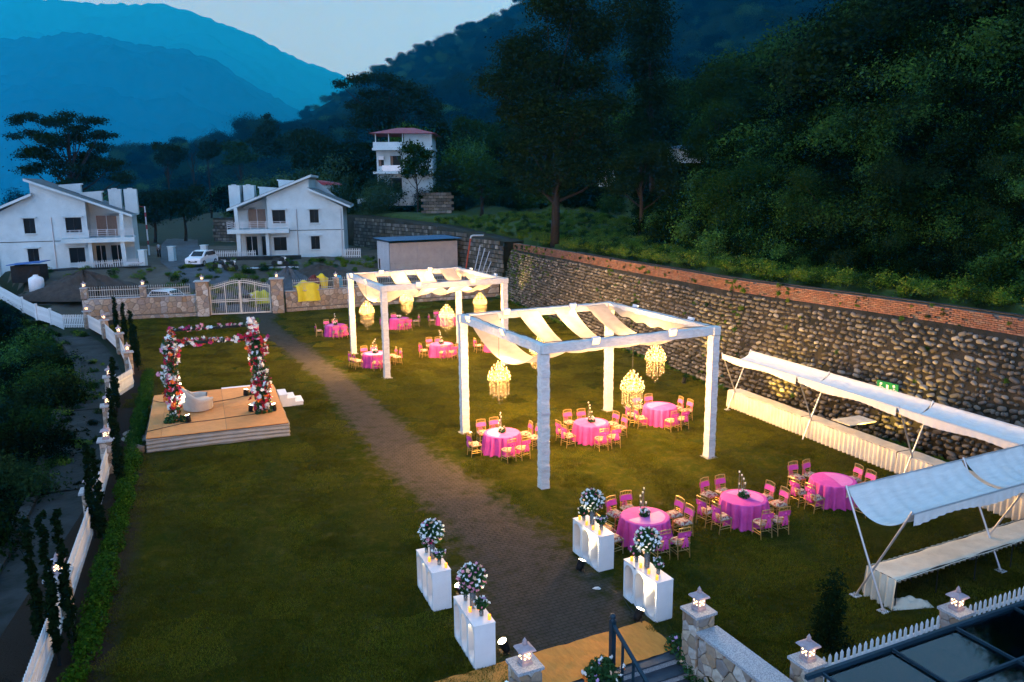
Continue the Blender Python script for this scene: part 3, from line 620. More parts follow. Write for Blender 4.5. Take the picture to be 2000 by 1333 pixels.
def solid(poly, L, n, ztop, z0, bat, th, name, m, parent, dz=0):
    b = MB(); off = parent.location; k = 0
    def pt(s, z, o): return wallpt(poly, L, s, z, o, bat)[0]-off
    pts = []
    for i in range(n+1):
        s = L[-1]*i/n; y = wallpt(poly, L, s, 0, 0)[0].y; t = ztop(y)+dz
        pts.append([pt(s, z0, 0), pt(s, t*.5, 0), pt(s, t, 0), pt(s, t, -th), pt(s, z0, -th-.5)])
    Vv = [p for r_ in pts for p in r_]; F = [(i*5+j, i*5+(j+1) % 5, (i+1)*5+(j+1) % 5, (i+1)*5+j) for i in range(n) for j in range(5)]
    F += [tuple(range(5)), tuple(range(n*5, n*5+5))]
    return b.add(Vv, F).build(name, m, parent, True)
BRK = .62
solid(WPOLY, wl, 60, lambda y: float(walltop(y))-BRK, -.3, .25, 2.3, 'mortar_face', m_mortar, rw)
CAMP = Vector((0, 0, CAMH))
def inview(p):
    v = p-CAMP; d = v.dot(_f); return d > 0 and abs(v.dot(_r2)/d) < .66 and abs(v.dot(_u2)/d) < .44
recs = []; z = .12
while z < 5.6:
    s = random.uniform(0, .3)
    while s < WLEN:
        p, a = wallpt(WPOLY, wl, s, z, .0); top = float(walltop(p.y))-BRK-.14
        wdt = random.choice((.06, .08, .10, .12, .14, .17, .21))*random.uniform(.85, 1.15)
        if z < top and random.random() < .96:
            p.z += random.uniform(-.035, .035)
            recs.append((((p-CAMP).length if inview(p) else 999), p, a, wdt, random.uniform(.06, .10)*(.75+wdt*1.6), random.uniform(-.45, .45), random.randrange(7)))
        s += wdt*2+random.choice((.0, .01, .03, .05, .09))
    z += .205
recs.sort(key=lambda r_: r_[0])
for d_, p, a, wd, h, tl, k in recs[:300]:
    o = obj('boulder', BOULD[k], rw, p-rw.location, (0, tl, a)); o.scale = (wd, .11, h)
b = MB()
for d_, p, a, wd, h, tl, k in recs[300:]:
    i0 = len(b.v); b.ball((0, 0, 0), 1, 6, 4, jit=.15); ca, sa = math.cos(a), math.sin(a); q = p-rw.location
    for i in range(i0, len(b.v)):
        x, y, zz = b.v[i]; x, y, zz = sq_(x)*.9, sq_(y), sq_(zz)*.9; x, zz = x*wd, zz*h; x, zz = x*math.cos(tl)+zz*math.sin(tl), -x*math.sin(tl)+zz*math.cos(tl); y *= .13
        b.v[i] = (q.x+x*ca-y*sa, q.y+x*sa+y*ca, q.z+zz)
tag(b.build('boulder_courses', m_cob, rw, True), 'courses of smaller and farther boulders', kind='stuff')
# brick parapet
solid([wallpt(WPOLY, wl, s, 5.2, 0)[0]*1 for s in np.linspace(0, WLEN, 30)], None or polyinfo([wallpt(WPOLY, wl, s, 5.2, 0)[0] for s in np.linspace(0, WLEN, 30)]), 60, lambda y: float(walltop(y)), 4.0, 0, .5, 'parapet_core', m_mortar2, rw, dz=-.03)
BRM = MB().box((0, 0, 0), (.215, .12, .062)).mesh('brick', m_brick)
recs = []
for r_ in range(8):
    s = .12*(r_ % 2)
    while s < WLEN-.2:
        p0, a = wallpt(WPOLY, wl, s, 5.2, .015); p = p0.copy(); p.z = float(walltop(p.y))-.035-.077*r_
        if random.random() < .97: recs.append(((p-CAMP).length if inview(p) else 999, p, a, random.uniform(-.006, .006)))
        s += .238
recs.sort(key=lambda r_: r_[0])
for d_, p, a, j in recs[:300]: obj('brick', BRM, rw, p-rw.location, a)
b = MB()
for d_, p, a, j in recs[300:]: b.box(p-rw.location+Vector((j, j, 0)), (.215, .12, .062), a)
tag(b.build('brick_courses', m_brick, rw), 'farther courses of the brick parapet', kind='stuff')
# vines hanging on the wall and weeds at its foot
pts = []; scl = []
for s in np.arange(0, WLEN, .11):
    for k in range(9):
        z = random.uniform(.1, 6.1); p, a = wallpt(WPOLY, wl, s, z, .10); t = float(walltop(p.y))
        col = max(0, math.sin(s*.9)*math.sin(s*.37+1)*math.sin(s*.113+2))
        dens = .02+.55*max(0, col-.12)+.45*max(0, (s-44)/10)+.30*(z > t-.5)*(math.sin(s*1.7) > .1)
        if z < t and random.random() < dens*(.25+.75*z/t): pts.append(p); scl.append(random.uniform(.07, .17))
for s in np.arange(0, WLEN, .16):
    p, a = wallpt(WPOLY, wl, s, 0, random.uniform(.12, .4)); p.z = .05
    if random.random() < .55: pts.append(p); scl.append(random.uniform(.08, .24))
gn_scatter('wall_creepers', pts, scl, [pr_weed[0], pr_weed[2], pr_weed[1]], 'stuff', 'creepers and weeds growing on the boulder wall and at its foot', 'creepers', seed=12, tilt=1.2)
# pipe along the top
t = thing('drain_pipe', 'long black pipe lying along the top of the brick parapet', 'pipe', (13, 30, 6.1)); b = MB()
b.tube([wallpt(WPOLY, wl, s, 5.2, -.15)[0]*1+Vector((0, 0, float(walltop(wallpt(WPOLY, wl, s, 5.2, 0)[0].y))+.06-5.2))-t.location for s in np.linspace(2, 40, 24)], .055, 6); b.build('pipe', m_black, t, True)
# far wall behind the shed, joining the retaining wall
W2 = [Vector((*p, 0)) for p in [(-0.9, 73.9), (-8, 86), (-21, 104), (-42, 112)]]; l2 = polyinfo(W2)
fw = thing('terrace_wall', 'dark weathered stone terrace wall behind the blue roofed shed', 'wall', W2[1]); solid(W2, l2, 30, lambda y: float(walltop(y))+.1, -.5, .06, 2.4, 'mortar_face', m_mortar, fw)
b = MB()
for z in np.arange(1.6, 6.6, .42):
    s = random.uniform(0, .4)
    while s < l2[-1]:
        p, a = wallpt(W2, l2, s, z, .02, .06); wd = random.uniform(.3, .6)
        if z < float(walltop(p.y))-.1: b.box(p-fw.location, (wd*.92, .14, .34), a)
        s += wd
tag(b.build('stone_courses', m_cob, fw), 'courses of squared stones', kind='stuff')
# ---------------------------------------------------------------- faced stone walls, pillars, lanterns
def clip(poly, nx, nz, c):
    out = []
    for i in range(len(poly)):
        a, b_ = poly[i], poly[(i+1) % len(poly)]; da = a[0]*nx+a[1]*nz-c; db = b_[0]*nx+b_[1]*nz-c
        if da <= 0: out.append(a)
        if da*db < 0:
            t_ = da/(da-db); out.append((a[0]+(b_[0]-a[0])*t_, a[1]+(b_[1]-a[1])*t_))
    return out
def voronoi(W, H, cell, jit=.42):
    nx, nz = max(1, round(W/cell)), max(1, round(H/cell)); pts = {}
    for i in range(-1, nx+1):
        for j in range(-1, nz+1): pts[i, j] = ((i+.5+random.uniform(-jit, jit)+.25*(j % 2))*W/nx, (j+.5+random.uniform(-jit, jit))*H/nz)
    out = []
    for i in range(-1, nx+1):
        for j in range(-1, nz+1):
            p = pts[i, j]; poly = [(0, 0), (W, 0), (W, H), (0, H)]
            for di in range(-2, 3):
                for dj in range(-2, 3):
                    q = pts.get((i+di, j+dj))
                    if (di or dj) and q and poly:
                        nx_, nz_ = q[0]-p[0], q[1]-p[1]; poly = clip(poly, nx_, nz_, (q[0]**2+q[1]**2-p[0]**2-p[1]**2)/2)
            if len(poly) >= 3: out.append(poly)
    return out
def stone_mesh(poly, dep):
    cx = sum(p[0] for p in poly)/len(poly); cz = sum(p[1] for p in poly)/len(poly); n = len(poly); Vv = []
    for k, y in ((.93, .02), (.93, -dep*.55), (.76, -dep)):
        Vv += [((p[0]-cx)*k, y+random.uniform(0, .2)*dep*(y < -.01), (p[1]-cz)*k) for p in poly]
    F = [(r_*n+i, r_*n+(i+1) % n, (r_+1)*n+(i+1) % n, (r_+1)*n+i) for r_ in range(2) for i in range(n)]+[tuple(range(2*n, 3*n))]
    return cx, cz, Vv, F
def faced(parent, W, H, cell, at, rz=0, dep=.05, single=True, z0=0):
    """stones on a face W x H; at = local origin (left bottom), face looks along -y turned by rz"""
    b = MB(); c, s = math.cos(rz), math.sin(rz)
    for poly in voronoi(W, H, cell):
        cx, cz, Vv, F = stone_mesh(poly, dep*random.uniform(.7, 1.3))
        if len(F) < 3 or max(abs(v[0]) for v in Vv) < .02: continue
        if single:
            me = bpy.data.meshes.new('facing_stone'); me.from_pydata(Vv, [], F); me.materials.append(m_stone)
            obj('facing_stone', me, parent, (at[0]+cx*c, at[1]+cx*s, at[2]+cz), rz)
        else: b.add([(at[0]+(cx+v[0])*c-v[1]*s, at[1]+(cx+v[0])*s+v[1]*c, at[2]+cz+v[2]) for v in Vv], F)
    if not single: tag(b.build('facing_stones', m_stone, parent), kind='stuff')
def pillar(label, loc, rz, w=.42, h=1.25, faces=(0, 1, 2, 3), cell=.2, single=True, group='stone pillars', cap=.58):
    t = thing('stone_pillar', label, 'pillar', loc, rz, group)
    MB().box((0, 0, h/2-.03), (w-.04, w-.04, h+.06)).build('core', m_mortar2, t)
    for k in faces:
        a = k*math.pi/2; ox, oy = -w/2, -w/2+.02
        faced(t, w, h, cell, (ox*math.cos(a)-oy*math.sin(a), ox*math.sin(a)+oy*math.cos(a), 0), a, .03, single)
    MB().box((0, 0, h+.03), (cap, cap, .06)).build('cap', m_granite, t)
    return t
m_lant = mat('pink_sandstone', (.42, .33, .34), .8, (.30, .23, .24), 9)
m_glow = emat('lantern_glow', (1, .66, .30), 9.0)
def make_lantern():
    t = thing('stone_lantern', 'x', 'lantern', group='lit lanterns on the pillars')
    MB().box((0, 0, .03), (.22, .22, .06)).box((0, 0, .08), (.17, .17, .04)).build('base', m_lant, t)
    b = MB()
    b.box((0, 0, .20), (.19, .19, .20)); b.build('body', m_lant, t)
    r_ = MB()
    r_.add([(-.17, -.17, .30), (.17, -.17, .30), (.17, .17, .30), (-.17, .17, .30), (-.15, -.15, .335), (.15, -.15, .335), (.15, .15, .335), (-.15, .15, .335), (-.04, -.04, .40), (.04, -.04, .40), (.04, .04, .40), (-.04, .04, .40)],
           [(3, 2, 1, 0)]+[(i, (i+1) % 4, 4+(i+1) % 4, 4+i) for i in range(4)]+[(4+i, 4+(i+1) % 4, 8+(i+1) % 4, 8+i) for i in range(4)]+[(8, 9, 10, 11)])
    r_.build('roof', m_lant, t)
    MB().lathe([(.05, .40), (.055, .43), (.03, .455), (.045, .47), (.02, .51), (.004, .54)], 8).build('finial', m_lant, t, True)
    for k in range(4):
        g = MB(); a = k*math.pi/2
        for (x, z) in ((0, .265), (-.045, .225), (.045, .225), (0, .185), (-.045, .145), (.045, .145)):
            q = [(x-.021, z), (x, z-.024), (x+.021, z), (x, z+.024)]
            g.add([(px*math.cos(a)+.0975*math.sin(a), px*math.sin(a)-.0975*math.cos(a), pz) for px, pz in q], [(0, 1, 2, 3)])
        g.build('lit_lattice', m_glow, t)
    return t
LANT = make_lantern(); _lu = [0]
def lantern(label, loc, rz=0, light=0):
    global LANT
    if _lu[0] == 0:
        _lu[0] = 1; o = LANT; o.location = loc; o.rotation_euler = (0, 0, rz); o['label'] = label
    else: o = dup(LANT0, label, loc, rz)
    return o
LANT0 = LANT
def lantern_lamp(o, e=3.0):
    lamp('lantern_lamp', 'POINT', o, (0, -.22, .25), e, (1, .62, .28), .05)
# picket fence runs
def picket_mesh(h, wd, th):
    return MB().add([(-wd/2, -th/2, 0), (wd/2, -th/2, 0), (wd/2, -th/2, h-.06), (0, -th/2, h), (-wd/2, -th/2, h-.06), (-wd/2, th/2, 0), (wd/2, th/2, 0), (wd/2, th/2, h-.06), (0, th/2, h), (-wd/2, th/2, h-.06)],
                    [(0, 1, 2, 3, 4), (9, 8, 7, 6, 5)]+[(i, i+5, (i+1) % 5+5, (i+1) % 5) for i in range(5)]).mesh('picket', m_fence)
PICK = picket_mesh(1.0, .075, .02)
def fence(label, p0, p1, z0=0, z1=0, sp=.125, h=1.0, me=PICK, name='picket_fence', rails=(.22, .72), gap=.25, group='white picket fence panels', mm=None):
    p0, p1 = Vector((*p0[:2], z0)), Vector((*p1[:2], z1)); d = (p1-p0); L = d.length; dn = d/L; p0 = p0+dn*gap; L -= 2*gap
    a = math.atan2(d.y, d.x); sl = (z1-z0)/d.length
    t = thing(name, label, 'fence', p0, a, group); n = max(2, int(L/sp))
    for i in range(n+1):
        x = L*i/n; obj('picket', me, t, (x, 0, sl*x+.05+random.uniform(-.008, .008)), (0, random.uniform(-.012, .012), 0))
    for z in rails: MB().beam((-.05, .028, z+.05), (L+.05, .028, z+.05+sl*L), .03, .07).build('rail', mm or m_fence, t)
    return t
names1 = ['nearest the gate wall corner', 'second from the gate wall', 'third from the gate wall', 'fourth from the gate wall']
LD = Vector((.43, -.9, 0))
for i, p in enumerate(FENCE1[:4]):
    a = math.atan2(FENCE1[min(i+1, 4)][1]-FENCE1[max(i-1, 0)][1], FENCE1[min(i+1, 4)][0]-FENCE1[max(i-1, 0)][0])
    pillar('far left fence pillar '+names1[i], (*p, 0), a, faces=(0, 1, 3, 2), single=False); lantern('lit lantern on the far left fence pillar '+names1[i], (*p, 1.31), a)
for i, (a, b_) in enumerate(zip(FENCE1[:-1], FENCE1[1:])): fence('white picket fence panel on the far left, '+['from the first to the second lit pillar', 'from the second to the third lit pillar', 'from the third to the fourth lit pillar', 'from the fourth lit pillar to the gap'][i], a, b_)
fence('short white picket return closing the fence gap by the stage', FENCE1[-1], FENCE2[0], gap=.12)
names2 = ['by the gap behind the stage', 'left of the stage back corner', 'left of the stage front corner', 'just nearer than the stage', 'nearest the camera']
for i, p in enumerate(FENCE2[:5]):
    a = math.atan2(FENCE2[i+1][1]-FENCE2[i][1], FENCE2[i+1][0]-FENCE2[i][0])
    pillar('near left fence pillar '+names2[i], (*p, 0), a, single=(i > 2)); lantern('lit lantern on the left fence pillar '+names2[i], (*p, 1.31), a)
for i, (a, b_) in enumerate(zip(FENCE2[:-1], FENCE2[1:])): fence('white picket fence panel '+['behind the stage back corner', 'level with the stage', 'between the stage front and the next pillar', 'before the nearest left pillar', 'in the bottom left corner'][i], a, b_)
# white boarded fence at the ravine edge, far left
PF = [A(-60, 552, 1.7), A(0, 580, 1.35), A(45, 606, .85), A(72, 620, .6), A(100, 629, .3), A(124, 640, .05)]
bm_ = MB().box((0, 0, .55), (.145, .025, 1.1)).mesh('board', m_fence)
for i in range(5):
    f_ = fence('white close boarded fence panel above the ravine, '+['at the left edge of the picture', 'second from the left edge', 'third from the left edge', 'fourth from the left edge', 'nearest the small pickets'][i], PF[i], PF[i+1], PF[i].z-.2, PF[i+1].z-.2, sp=.15, me=bm_, name='boarded_fence', gap=.02, group='boarded fence panels', rails=(.2, .9))
    MB().box((0, 0, .62), (.16, .16, 1.3)).build('post', m_fence, f_)
fence('small white picket fence between boarded fence and first lit pillar', PF[5], FENCE1[0], gap=.1)
# outer strip of concrete along the fence
b = MB(); cs = [(-7.2, 10), (-8.6, 12.2), (-10.5, 17.2), (-12.5, 22.5), (-14.5, 27.5), (-16.9, 32.3), (-19.6, 38), (-21.5, 43.5), (-24.8, 49.4), (-28.4, 54.7), (-31.6, 58.6)]
for (p, q) in zip(cs[:-1], cs[1:]):
    p, q = Vector((*p, 0)), Vector((*q, 0)); d = (q-p).normalized(); l_ = Vector((-d.y, d.x, 0))
    for o0, o1, z in ((.45, 2.5, -.38), (2.5, 2.85, -.22)):
        b.add([p+l_*o0+Vector((0, 0, z)), q+l_*o0+Vector((0, 0, z)), q+l_*o1+Vector((0, 0, z)), p+l_*o1+Vector((0, 0, z)), p+l_*o0+Vector((0, 0, z-1)), q+l_*o0+Vector((0, 0, z-1)), q+l_*o1+Vector((0, 0, z-2.5)), p+l_*o1+Vector((0, 0, z-2.5))], [(0, 1, 2, 3), (0, 4, 5, 1), (1, 5, 6, 2), (2, 6, 7, 3), (3, 7, 4, 0)])
m_conc = mat('dirty_concrete', (.034, .034, .034), .9, (.010, .012, .009), .9, bump=.5, bs=6)
tag(b.build('path', m_conc), kind='structure')
# ---------------------------------------------------------------- gate wall
GA = math.atan2(65.14-64.08, -20.07+24.72)
def gwall(label, p0, p1, z=1.72):
    p0, p1 = Vector((*p0, 0)), Vector((*p1, 0)); d = p1-p0; L = d.length; a = math.atan2(d.y, d.x); t = thing('stone_wall', label, 'wall', p0, a)
    MB().box((L/2, .12, z/2-.1), (L, .34, z+.2)).box((L/2, -.10, .1), (L, .16, .42)).build('core', m_mortar2, t); MB().box((L/2, .10, z+.03), (L, .42, .06)).build('coping', m_granite, t)
    faced(t, L, z-.38, .40, (0, -.05, .36), 0, .05); faced(t, L, .3, .36, (0, -.18, 0), 0, .04)
    return t
m_rail = mat('grey_railing_paint', (.48, .47, .43), .5, (.36, .35, .32), 5)
BARM = MB().tube([(0, 0, 0), (0, 0, .80)], .014, 5).lathe([(.03, .80), (.004, .92)], 4).mesh('bar', m_rail)
def railing(label, p0, p1, z):
    p0, p1 = Vector((*p0[:2], z)), Vector((*p1[:2], z)); d = p1-p0; L = d.length; t = thing('metal_railing', label, 'railing', p0, math.atan2(d.y, d.x), 'pale metal railings on the gate wall')
    n = int(L/.165)
    for i in range(n+1): obj('bar', BARM, t, (L*i/n, 0, 0))
    for zz in (.12, .62): MB().box((L/2, 0, zz), (L, .035, .045)).build('rail', m_rail, t)
gw = [Vector((*p, 0)) for p in GATE]
gwall('low stone wall left of the gate', GATE[0], GATE[1]); gwall('long stone wall right of the gate', GATE[4], GATE[6])
pillar('big stone gate pillar left of the white gate', ((gw[1]+gw[2])/2), GA, .95, 2.85, cell=.38, cap=1.2, group='gate pillars', faces=(0, 1, 3)); pillar('big stone gate pillar right of the white gate', ((gw[3]+gw[4])/2), GA, .95, 2.85, cell=.38, cap=1.2, group='gate pillars', faces=(0, 1, 3))
lantern('lit lantern on the left gate pillar', (gw[1]+gw[2])/2+Vector((0, 0, 2.91)), GA); lantern('lit lantern on the right gate pillar', (gw[3]+gw[4])/2+Vector((0, 0, 2.91)), GA)
dl_ = (gw[1]-gw[0]).normalized(); dr_ = (gw[5]-gw[4]).normalized(); dr2 = (gw[6]-gw[5]).normalized()
wp = [(gw[0]+dl_*.2, 'at the left end of the gate wall', 0), (gw[0]+dl_*4.5, 'in the middle of the left gate wall', 0), (gw[4]+(gw[6]-gw[4])*.22, 'right of the yellow tarpaulin', 1), (gw[4]+(gw[6]-gw[4])*.50, 'behind the far pergola posts', 1), (gw[4]+(gw[6]-gw[4])*.78, 'behind the far pergola drapes', 1)]
wp2 = []
for p, lab, k in wp:
    a = math.atan2(*( (dl_.y, dl_.x) if k == 0 else ((gw[6]-gw[4]).y, (gw[6]-gw[4]).x)))
    q = p+Vector((-math.sin(a), math.cos(a), 0))*.1; t = pillar('small stone pier on the wall '+lab, (q.x, q.y, 1.78), a, .46, .82, (0, 1, 3), .24, False, 'small piers on the gate wall', .56); lantern('lit lantern on the small pier '+lab, (q.x, q.y, 2.66), a); wp2.append(q)
e0 = gw[1]+Vector((-.3, .1, 0)); e1 = gw[4]+Vector((.4, .1, 0)); e2 = gw[6]
for lab, p, q in (('left of the left middle pier', wp2[0], wp2[1]), ('between the left middle pier and the gate pillar', wp2[1], e0), ('with the yellow tarpaulin over it', e1, wp2[2]), ('right of the yellow tarpaulin pier', wp2[2], wp2[3]), ('behind the far pergola', wp2[3], wp2[4]), ('at the retaining wall end', wp2[4], e2)):
    d = (q-p).normalized()*.26; railing('pale metal railing on the gate wall '+lab, p+d, q-d, 1.80)
# the gate itself: two leaves under a bowed top
m_gate = mat('cream_gate_paint', (.62, .58, .50), .45, (.50, .46, .40), 4)
g = thing('entrance_gate', 'cream metal double gate with bowed top and upright bars', 'gate', gw[2]+Vector((.05, .1, .05)), GA); GWD = (gw[3]-gw[2]).length-.1
gt = lambda x: 2.30+.46*math.sin(math.pi*min(1, max(0, x/GWD)))**1.6
for k, (x0, x1) in enumerate(((0, GWD/2-.03), (GWD/2+.03, GWD))):
    b = MB()
    for x in (x0, x1): b.box((x, 0, gt(x)/2), (.10, .07, gt(x)))
    b.box(((x0+x1)/2, 0, .06), (x1-x0, .06, .10)); b.box(((x0+x1)/2, 0, 1.05), (x1-x0, .05, .07)); b.box(((x0+x1)/2, 0, 1.20), (x1-x0, .05, .05)); b.box(((x0+x1)/2, 0, gt((x0+x1)/2)/2), (.07, .05, gt((x0+x1)/2)))
    for dz in (0, -.16):
        xs_ = np.linspace(x0, x1, 12)
        for xa, xb in zip(xs_[:-1], xs_[1:]): b.beam((xa, 0, gt(xa)+dz), (xb, 0, gt(xb)+dz), .05, .06)
    lf = b.build('gate_leaf', m_gate, g)
    for x in np.arange(x0+.14, x1-.06, .145): MB().tube([(x, 0, .1), (x, 0, gt(x)+.10)], .012, 5).lathe([(.028, gt(x)+.1), (.004, gt(x)+.2)], 4, (x, 0, 0)).build('bar', m_gate, lf)
MB().box((GWD/2-.02, -.07, 1.5), (.16, .06, .5)).build('lock_box', m_gate, g)
# ---------------------------------------------------------------- pergolas
m_bulb = emat('bulb_glow', (1, .58, .17), 6.5); m_flood = emat('flood_glow', (1, .56, .17), 5.5)
def crystalmat():
    m = bpy.data.materials.new('crystal'); m.use_nodes = True; n = m.node_tree.nodes; l = m.node_tree.links; n.clear()
    tr = n.new('ShaderNodeBsdfTransparent'); gl_ = n.new('ShaderNodeBsdfPrincipled'); gl_.inputs['Base Color'].default_value = (.36, .31, .24, 1); gl_.inputs['Roughness'].default_value = .12; gl_.inputs['Specular IOR Level'].default_value = .8
    mxs = n.new('ShaderNodeMixShader'); mxs.inputs[0].default_value = .55; o = n.new('ShaderNodeOutputMaterial'); l.new(tr.outputs[0], mxs.inputs[1]); l.new(gl_.outputs[0], mxs.inputs[2]); l.new(mxs.outputs[0], o.inputs[0]); return m
m_crystal = crystalmat()
S_P = 7.12; H_P = 5.08
UA = R(25.5)
def cloth_strip(x0, x1, sag, seed):
    """sagging strip from the front beam (y=0) to the back beam (y=S_P)"""
    b = MB(); r_ = random.Random(seed)
    ph = [r_.uniform(0, 6) for _ in range(3)]
    def fn(a, c):
        y = .05+(S_P-.1)*c; x = x0+(x1-x0)*a
        wid = .86+.14*abs(2*c-1)**2; xc = (x0+x1)/2; x = xc+(x-xc)*wid
        z = H_P-.02-sag*(1-(2*c-1)**2)+.05*math.sin(a*9+ph[0]+c*2)*math.sin(math.pi*c)+.06*math.sin(a*5+ph[1])*math.sin(math.pi*c)-.08*math.sin(math.pi*a)*math.sin(math.pi*c)
        return (x, y, z)
    b.grid(fn, 12, 30); return b
def pergola(label, loc, which):
    t = thing('draped_pergola', label, 'pergola', loc, UA, 'draped pergolas over the tables')
    for i, (x, y) in enumerate(((0, 0), (S_P, 0), (S_P, S_P), (0, S_P))):
        b = MB(); n = 26; w_ = .155; r_ = random.Random(i+9)
        def fn(u_, v_):
            z = .02+(H_P-.36)*v_; a = u_*4; k = int(a) % 4; f = a-int(a); cs = [(-1, -1), (1, -1), (1, 1), (-1, 1), (-1, -1)]
            px = cs[k][0]+(cs[k+1][0]-cs[k][0])*f; py = cs[k][1]+(cs[k+1][1]-cs[k][1])*f
            g = w_*(1+.035*math.sin(z*9+k*2+i)+.03*math.sin(z*23+u_*8)); g *= 1+.12*max(0, .25-z)
            return (x+px*g, y+py*g, z)
        b.grid(fn, 16, 70); p = b.build('post', m_wrap, t, False)
        MB().box((x, y, .012), (.5, .5, .022)).build('base_plate', m_steel, p)
        bn = MB()
        for k_ in range(4):
            z = .7+k_*1.05+r_.uniform(-.15, .15); bn.box((x, y, z), (.335, .335, .02))
        tag(bn.build('tie_bands', m_steel, p), kind='stuff')
    for (a, c) in (((0, 0), (S_P, 0)), ((S_P, 0), (S_P, S_P)), ((S_P, S_P), (0, S_P)), ((0, S_P), (0, 0))):
        b = MB(); d = Vector((c[0]-a[0], c[1]-a[1], 0)).normalized(); L = S_P; nn = Vector((-d.y, d.x, 0))
        def fn(u_, v_):
            s = -.19+(L+.38)*v_; k = int(u_*4) % 4; f = u_*4-int(u_*4); cs = [(-1, -1), (1, -1), (1, 1), (-1, 1), (-1, -1)]
            px = cs[k][0]+(cs[k+1][0]-cs[k][0])*f; pz = cs[k][1]+(cs[k+1][1]-cs[k][1])*f
            g = .14*(1+.03*math.sin(s*7+pz)+.02*math.sin(s*19+px*3)); q = Vector((a[0], a[1], 0))+d*s+nn*(px*g)
            return (q.x, q.y, H_P-.17+pz*g*1.05)
        b.grid(fn, 12, 60); bo = b.build('beam', m_wrap, t)
        for e in (0, 1):
            q = Vector((a[0], a[1], 0))+d*(-.19+(L+.38)*e)
            MB().box((q.x, q.y, H_P-.17), (.285 if abs(d.y) > .5 else .02, .02 if abs(d.y) > .5 else .285, .29)).build('beam_end', m_wrap, bo)
        MB().tube([Vector((a[0], a[1], H_P+.02))+d*(L*f)+Vector((0, 0, .015*math.sin(f*40)))+nn*(.08*math.sin(f*9)) for f in np.linspace(0, 1, 30)], .012, 5).build('cable', m_black, bo)
    for k, (x0, x1, sg) in enumerate(((.12, 1.5, 1.25), (2.42, 3.42, 1.05), (4.12, 5.12, 1.05), (5.80, 6.80, 1.0))):
        cloth_strip(x0, x1, sg, k+which*10).build('drape', m_cloth, t, True)
    # side drape gathered along the right hand beam
    b = MB(); b.grid(lambda a, c: (S_P-.1-.12*a, .1+(S_P-.2)*c, H_P-.06-.5*a*(.4+.6*math.sin(math.pi*c))-.05*math.sin(c*40)*a), 5, 50); b.build('side_drape', m_cloth, t, True)
    return t
P1 = Vector((1.04, 25.6, 0)); P2 = Vector((-6.84, 41.9, 0))
def gp(P, x, y, z=0): q = P+U*x+V_*y; return Vector((q.x, q.y, z))
pergola('nearer white draped pergola with square wrapped posts', P1, 0); pergola('farther white draped pergola near the gate wall', P2, 1)
# chandeliers: a lit tiered crown over a skirt of crystal strands
def make_chandelier():
    t = thing('chandelier', 'x', 'chandelier', group='lit crystal chandeliers')
    MB().tube([(0, 0, 0), (0, 0, 1.05)], .010, 5).build('cable', m_black, t); MB().lathe([(.03, -.9), (.05, -.7), (.03, -.5), (.06, -.35), (.03, -.15), (.05, -.02), (.015, .02)], 10).build('stem', m_gold, t, True)
    bl = MB(); arms = MB(); cr = MB()
    for z, r_, n in ((-.62, .46, 13), (-.46, .42, 11), (-.30, .33, 8), (-.15, .21, 6), (-.02, .09, 3)):
        for i in range(n):
            a = 2*math.pi*(i+.5*(n % 4 == 0))/n; x, y = r_*math.cos(a), r_*math.sin(a)
            arms.tube([(0, 0, z-.08), (x*.6, y*.6, z-.13), (x, y, z-.02)], .008, 4, cap=False)
            bl.ball((x, y, z+.045), .024, 6, 4, sq=(1, 1, 1.8))
        for i in range(n):
            a = 2*math.pi*(i+.5)/n; cr.ball((r_*1.04*math.cos(a), r_*1.04*math.sin(a), z-.09), .022, 4, 3)
    arms.build('arms', mat('aged_brass', (.16, .10, .035), .4, metal=.3), t); tag(bl.build('bulbs', m_bulb, t), kind='stuff'); tag(cr.build('crystal_drops', m_crystal, t), kind='stuff')
    for k, (rr, n, L0) in enumerate(((.40, 18, .62), (.27, 10, .74), (.13, 5, .82), (0, 1, 1.0))):
        st = MB()
        for i in range(n):
            a = 2*math.pi*(i+.3*k)/n; L = L0*random.uniform(.85, 1.1); z = -.70
            x, y = rr*math.cos(a), rr*math.sin(a); st.tube([(x, y, z), (x, y, z-L)], .004, 3, cap=False)
            for q in np.arange(0, L, .10): st.ball((x, y, z-q), .012, 4, 3)
            st.ball((x, y, z-L), .022, 5, 3, sq=(1, 1, 1.5))
        tag(st.build('crystal_strands', m_crystal, t), kind='stuff')
    return t
CH = make_chandelier(); first = True
for pn, P in (('near', P1), ('far', P2)):
    for lab, x, y in (('under the left beam', 0, S_P/2), ('under the front beam', S_P/2, 0), ('under the right beam', S_P, S_P/2), ('under the back beam', S_P/2, S_P)):
        q = gp(P, x, y, H_P-.34-1.0); L = 'lit crystal chandelier hanging %s of the %ser pergola' % (lab, 'near' if pn == 'near' else 'farth')
        if first: first = False; CH.location = q; CH['label'] = L; CH.scale = (.9,)*3; o = CH
        else: o = dup(CH, L, q, random.uniform(0, 6))
for o in [o for o in C.objects if o.name.startswith('chandelier') and o.type == 'EMPTY']:
    lamp('chandelier_lamp', 'POINT', o, (0, 0, -.36), 3100 if 'nearer' in o['label'] else 3400, WARM, .50)
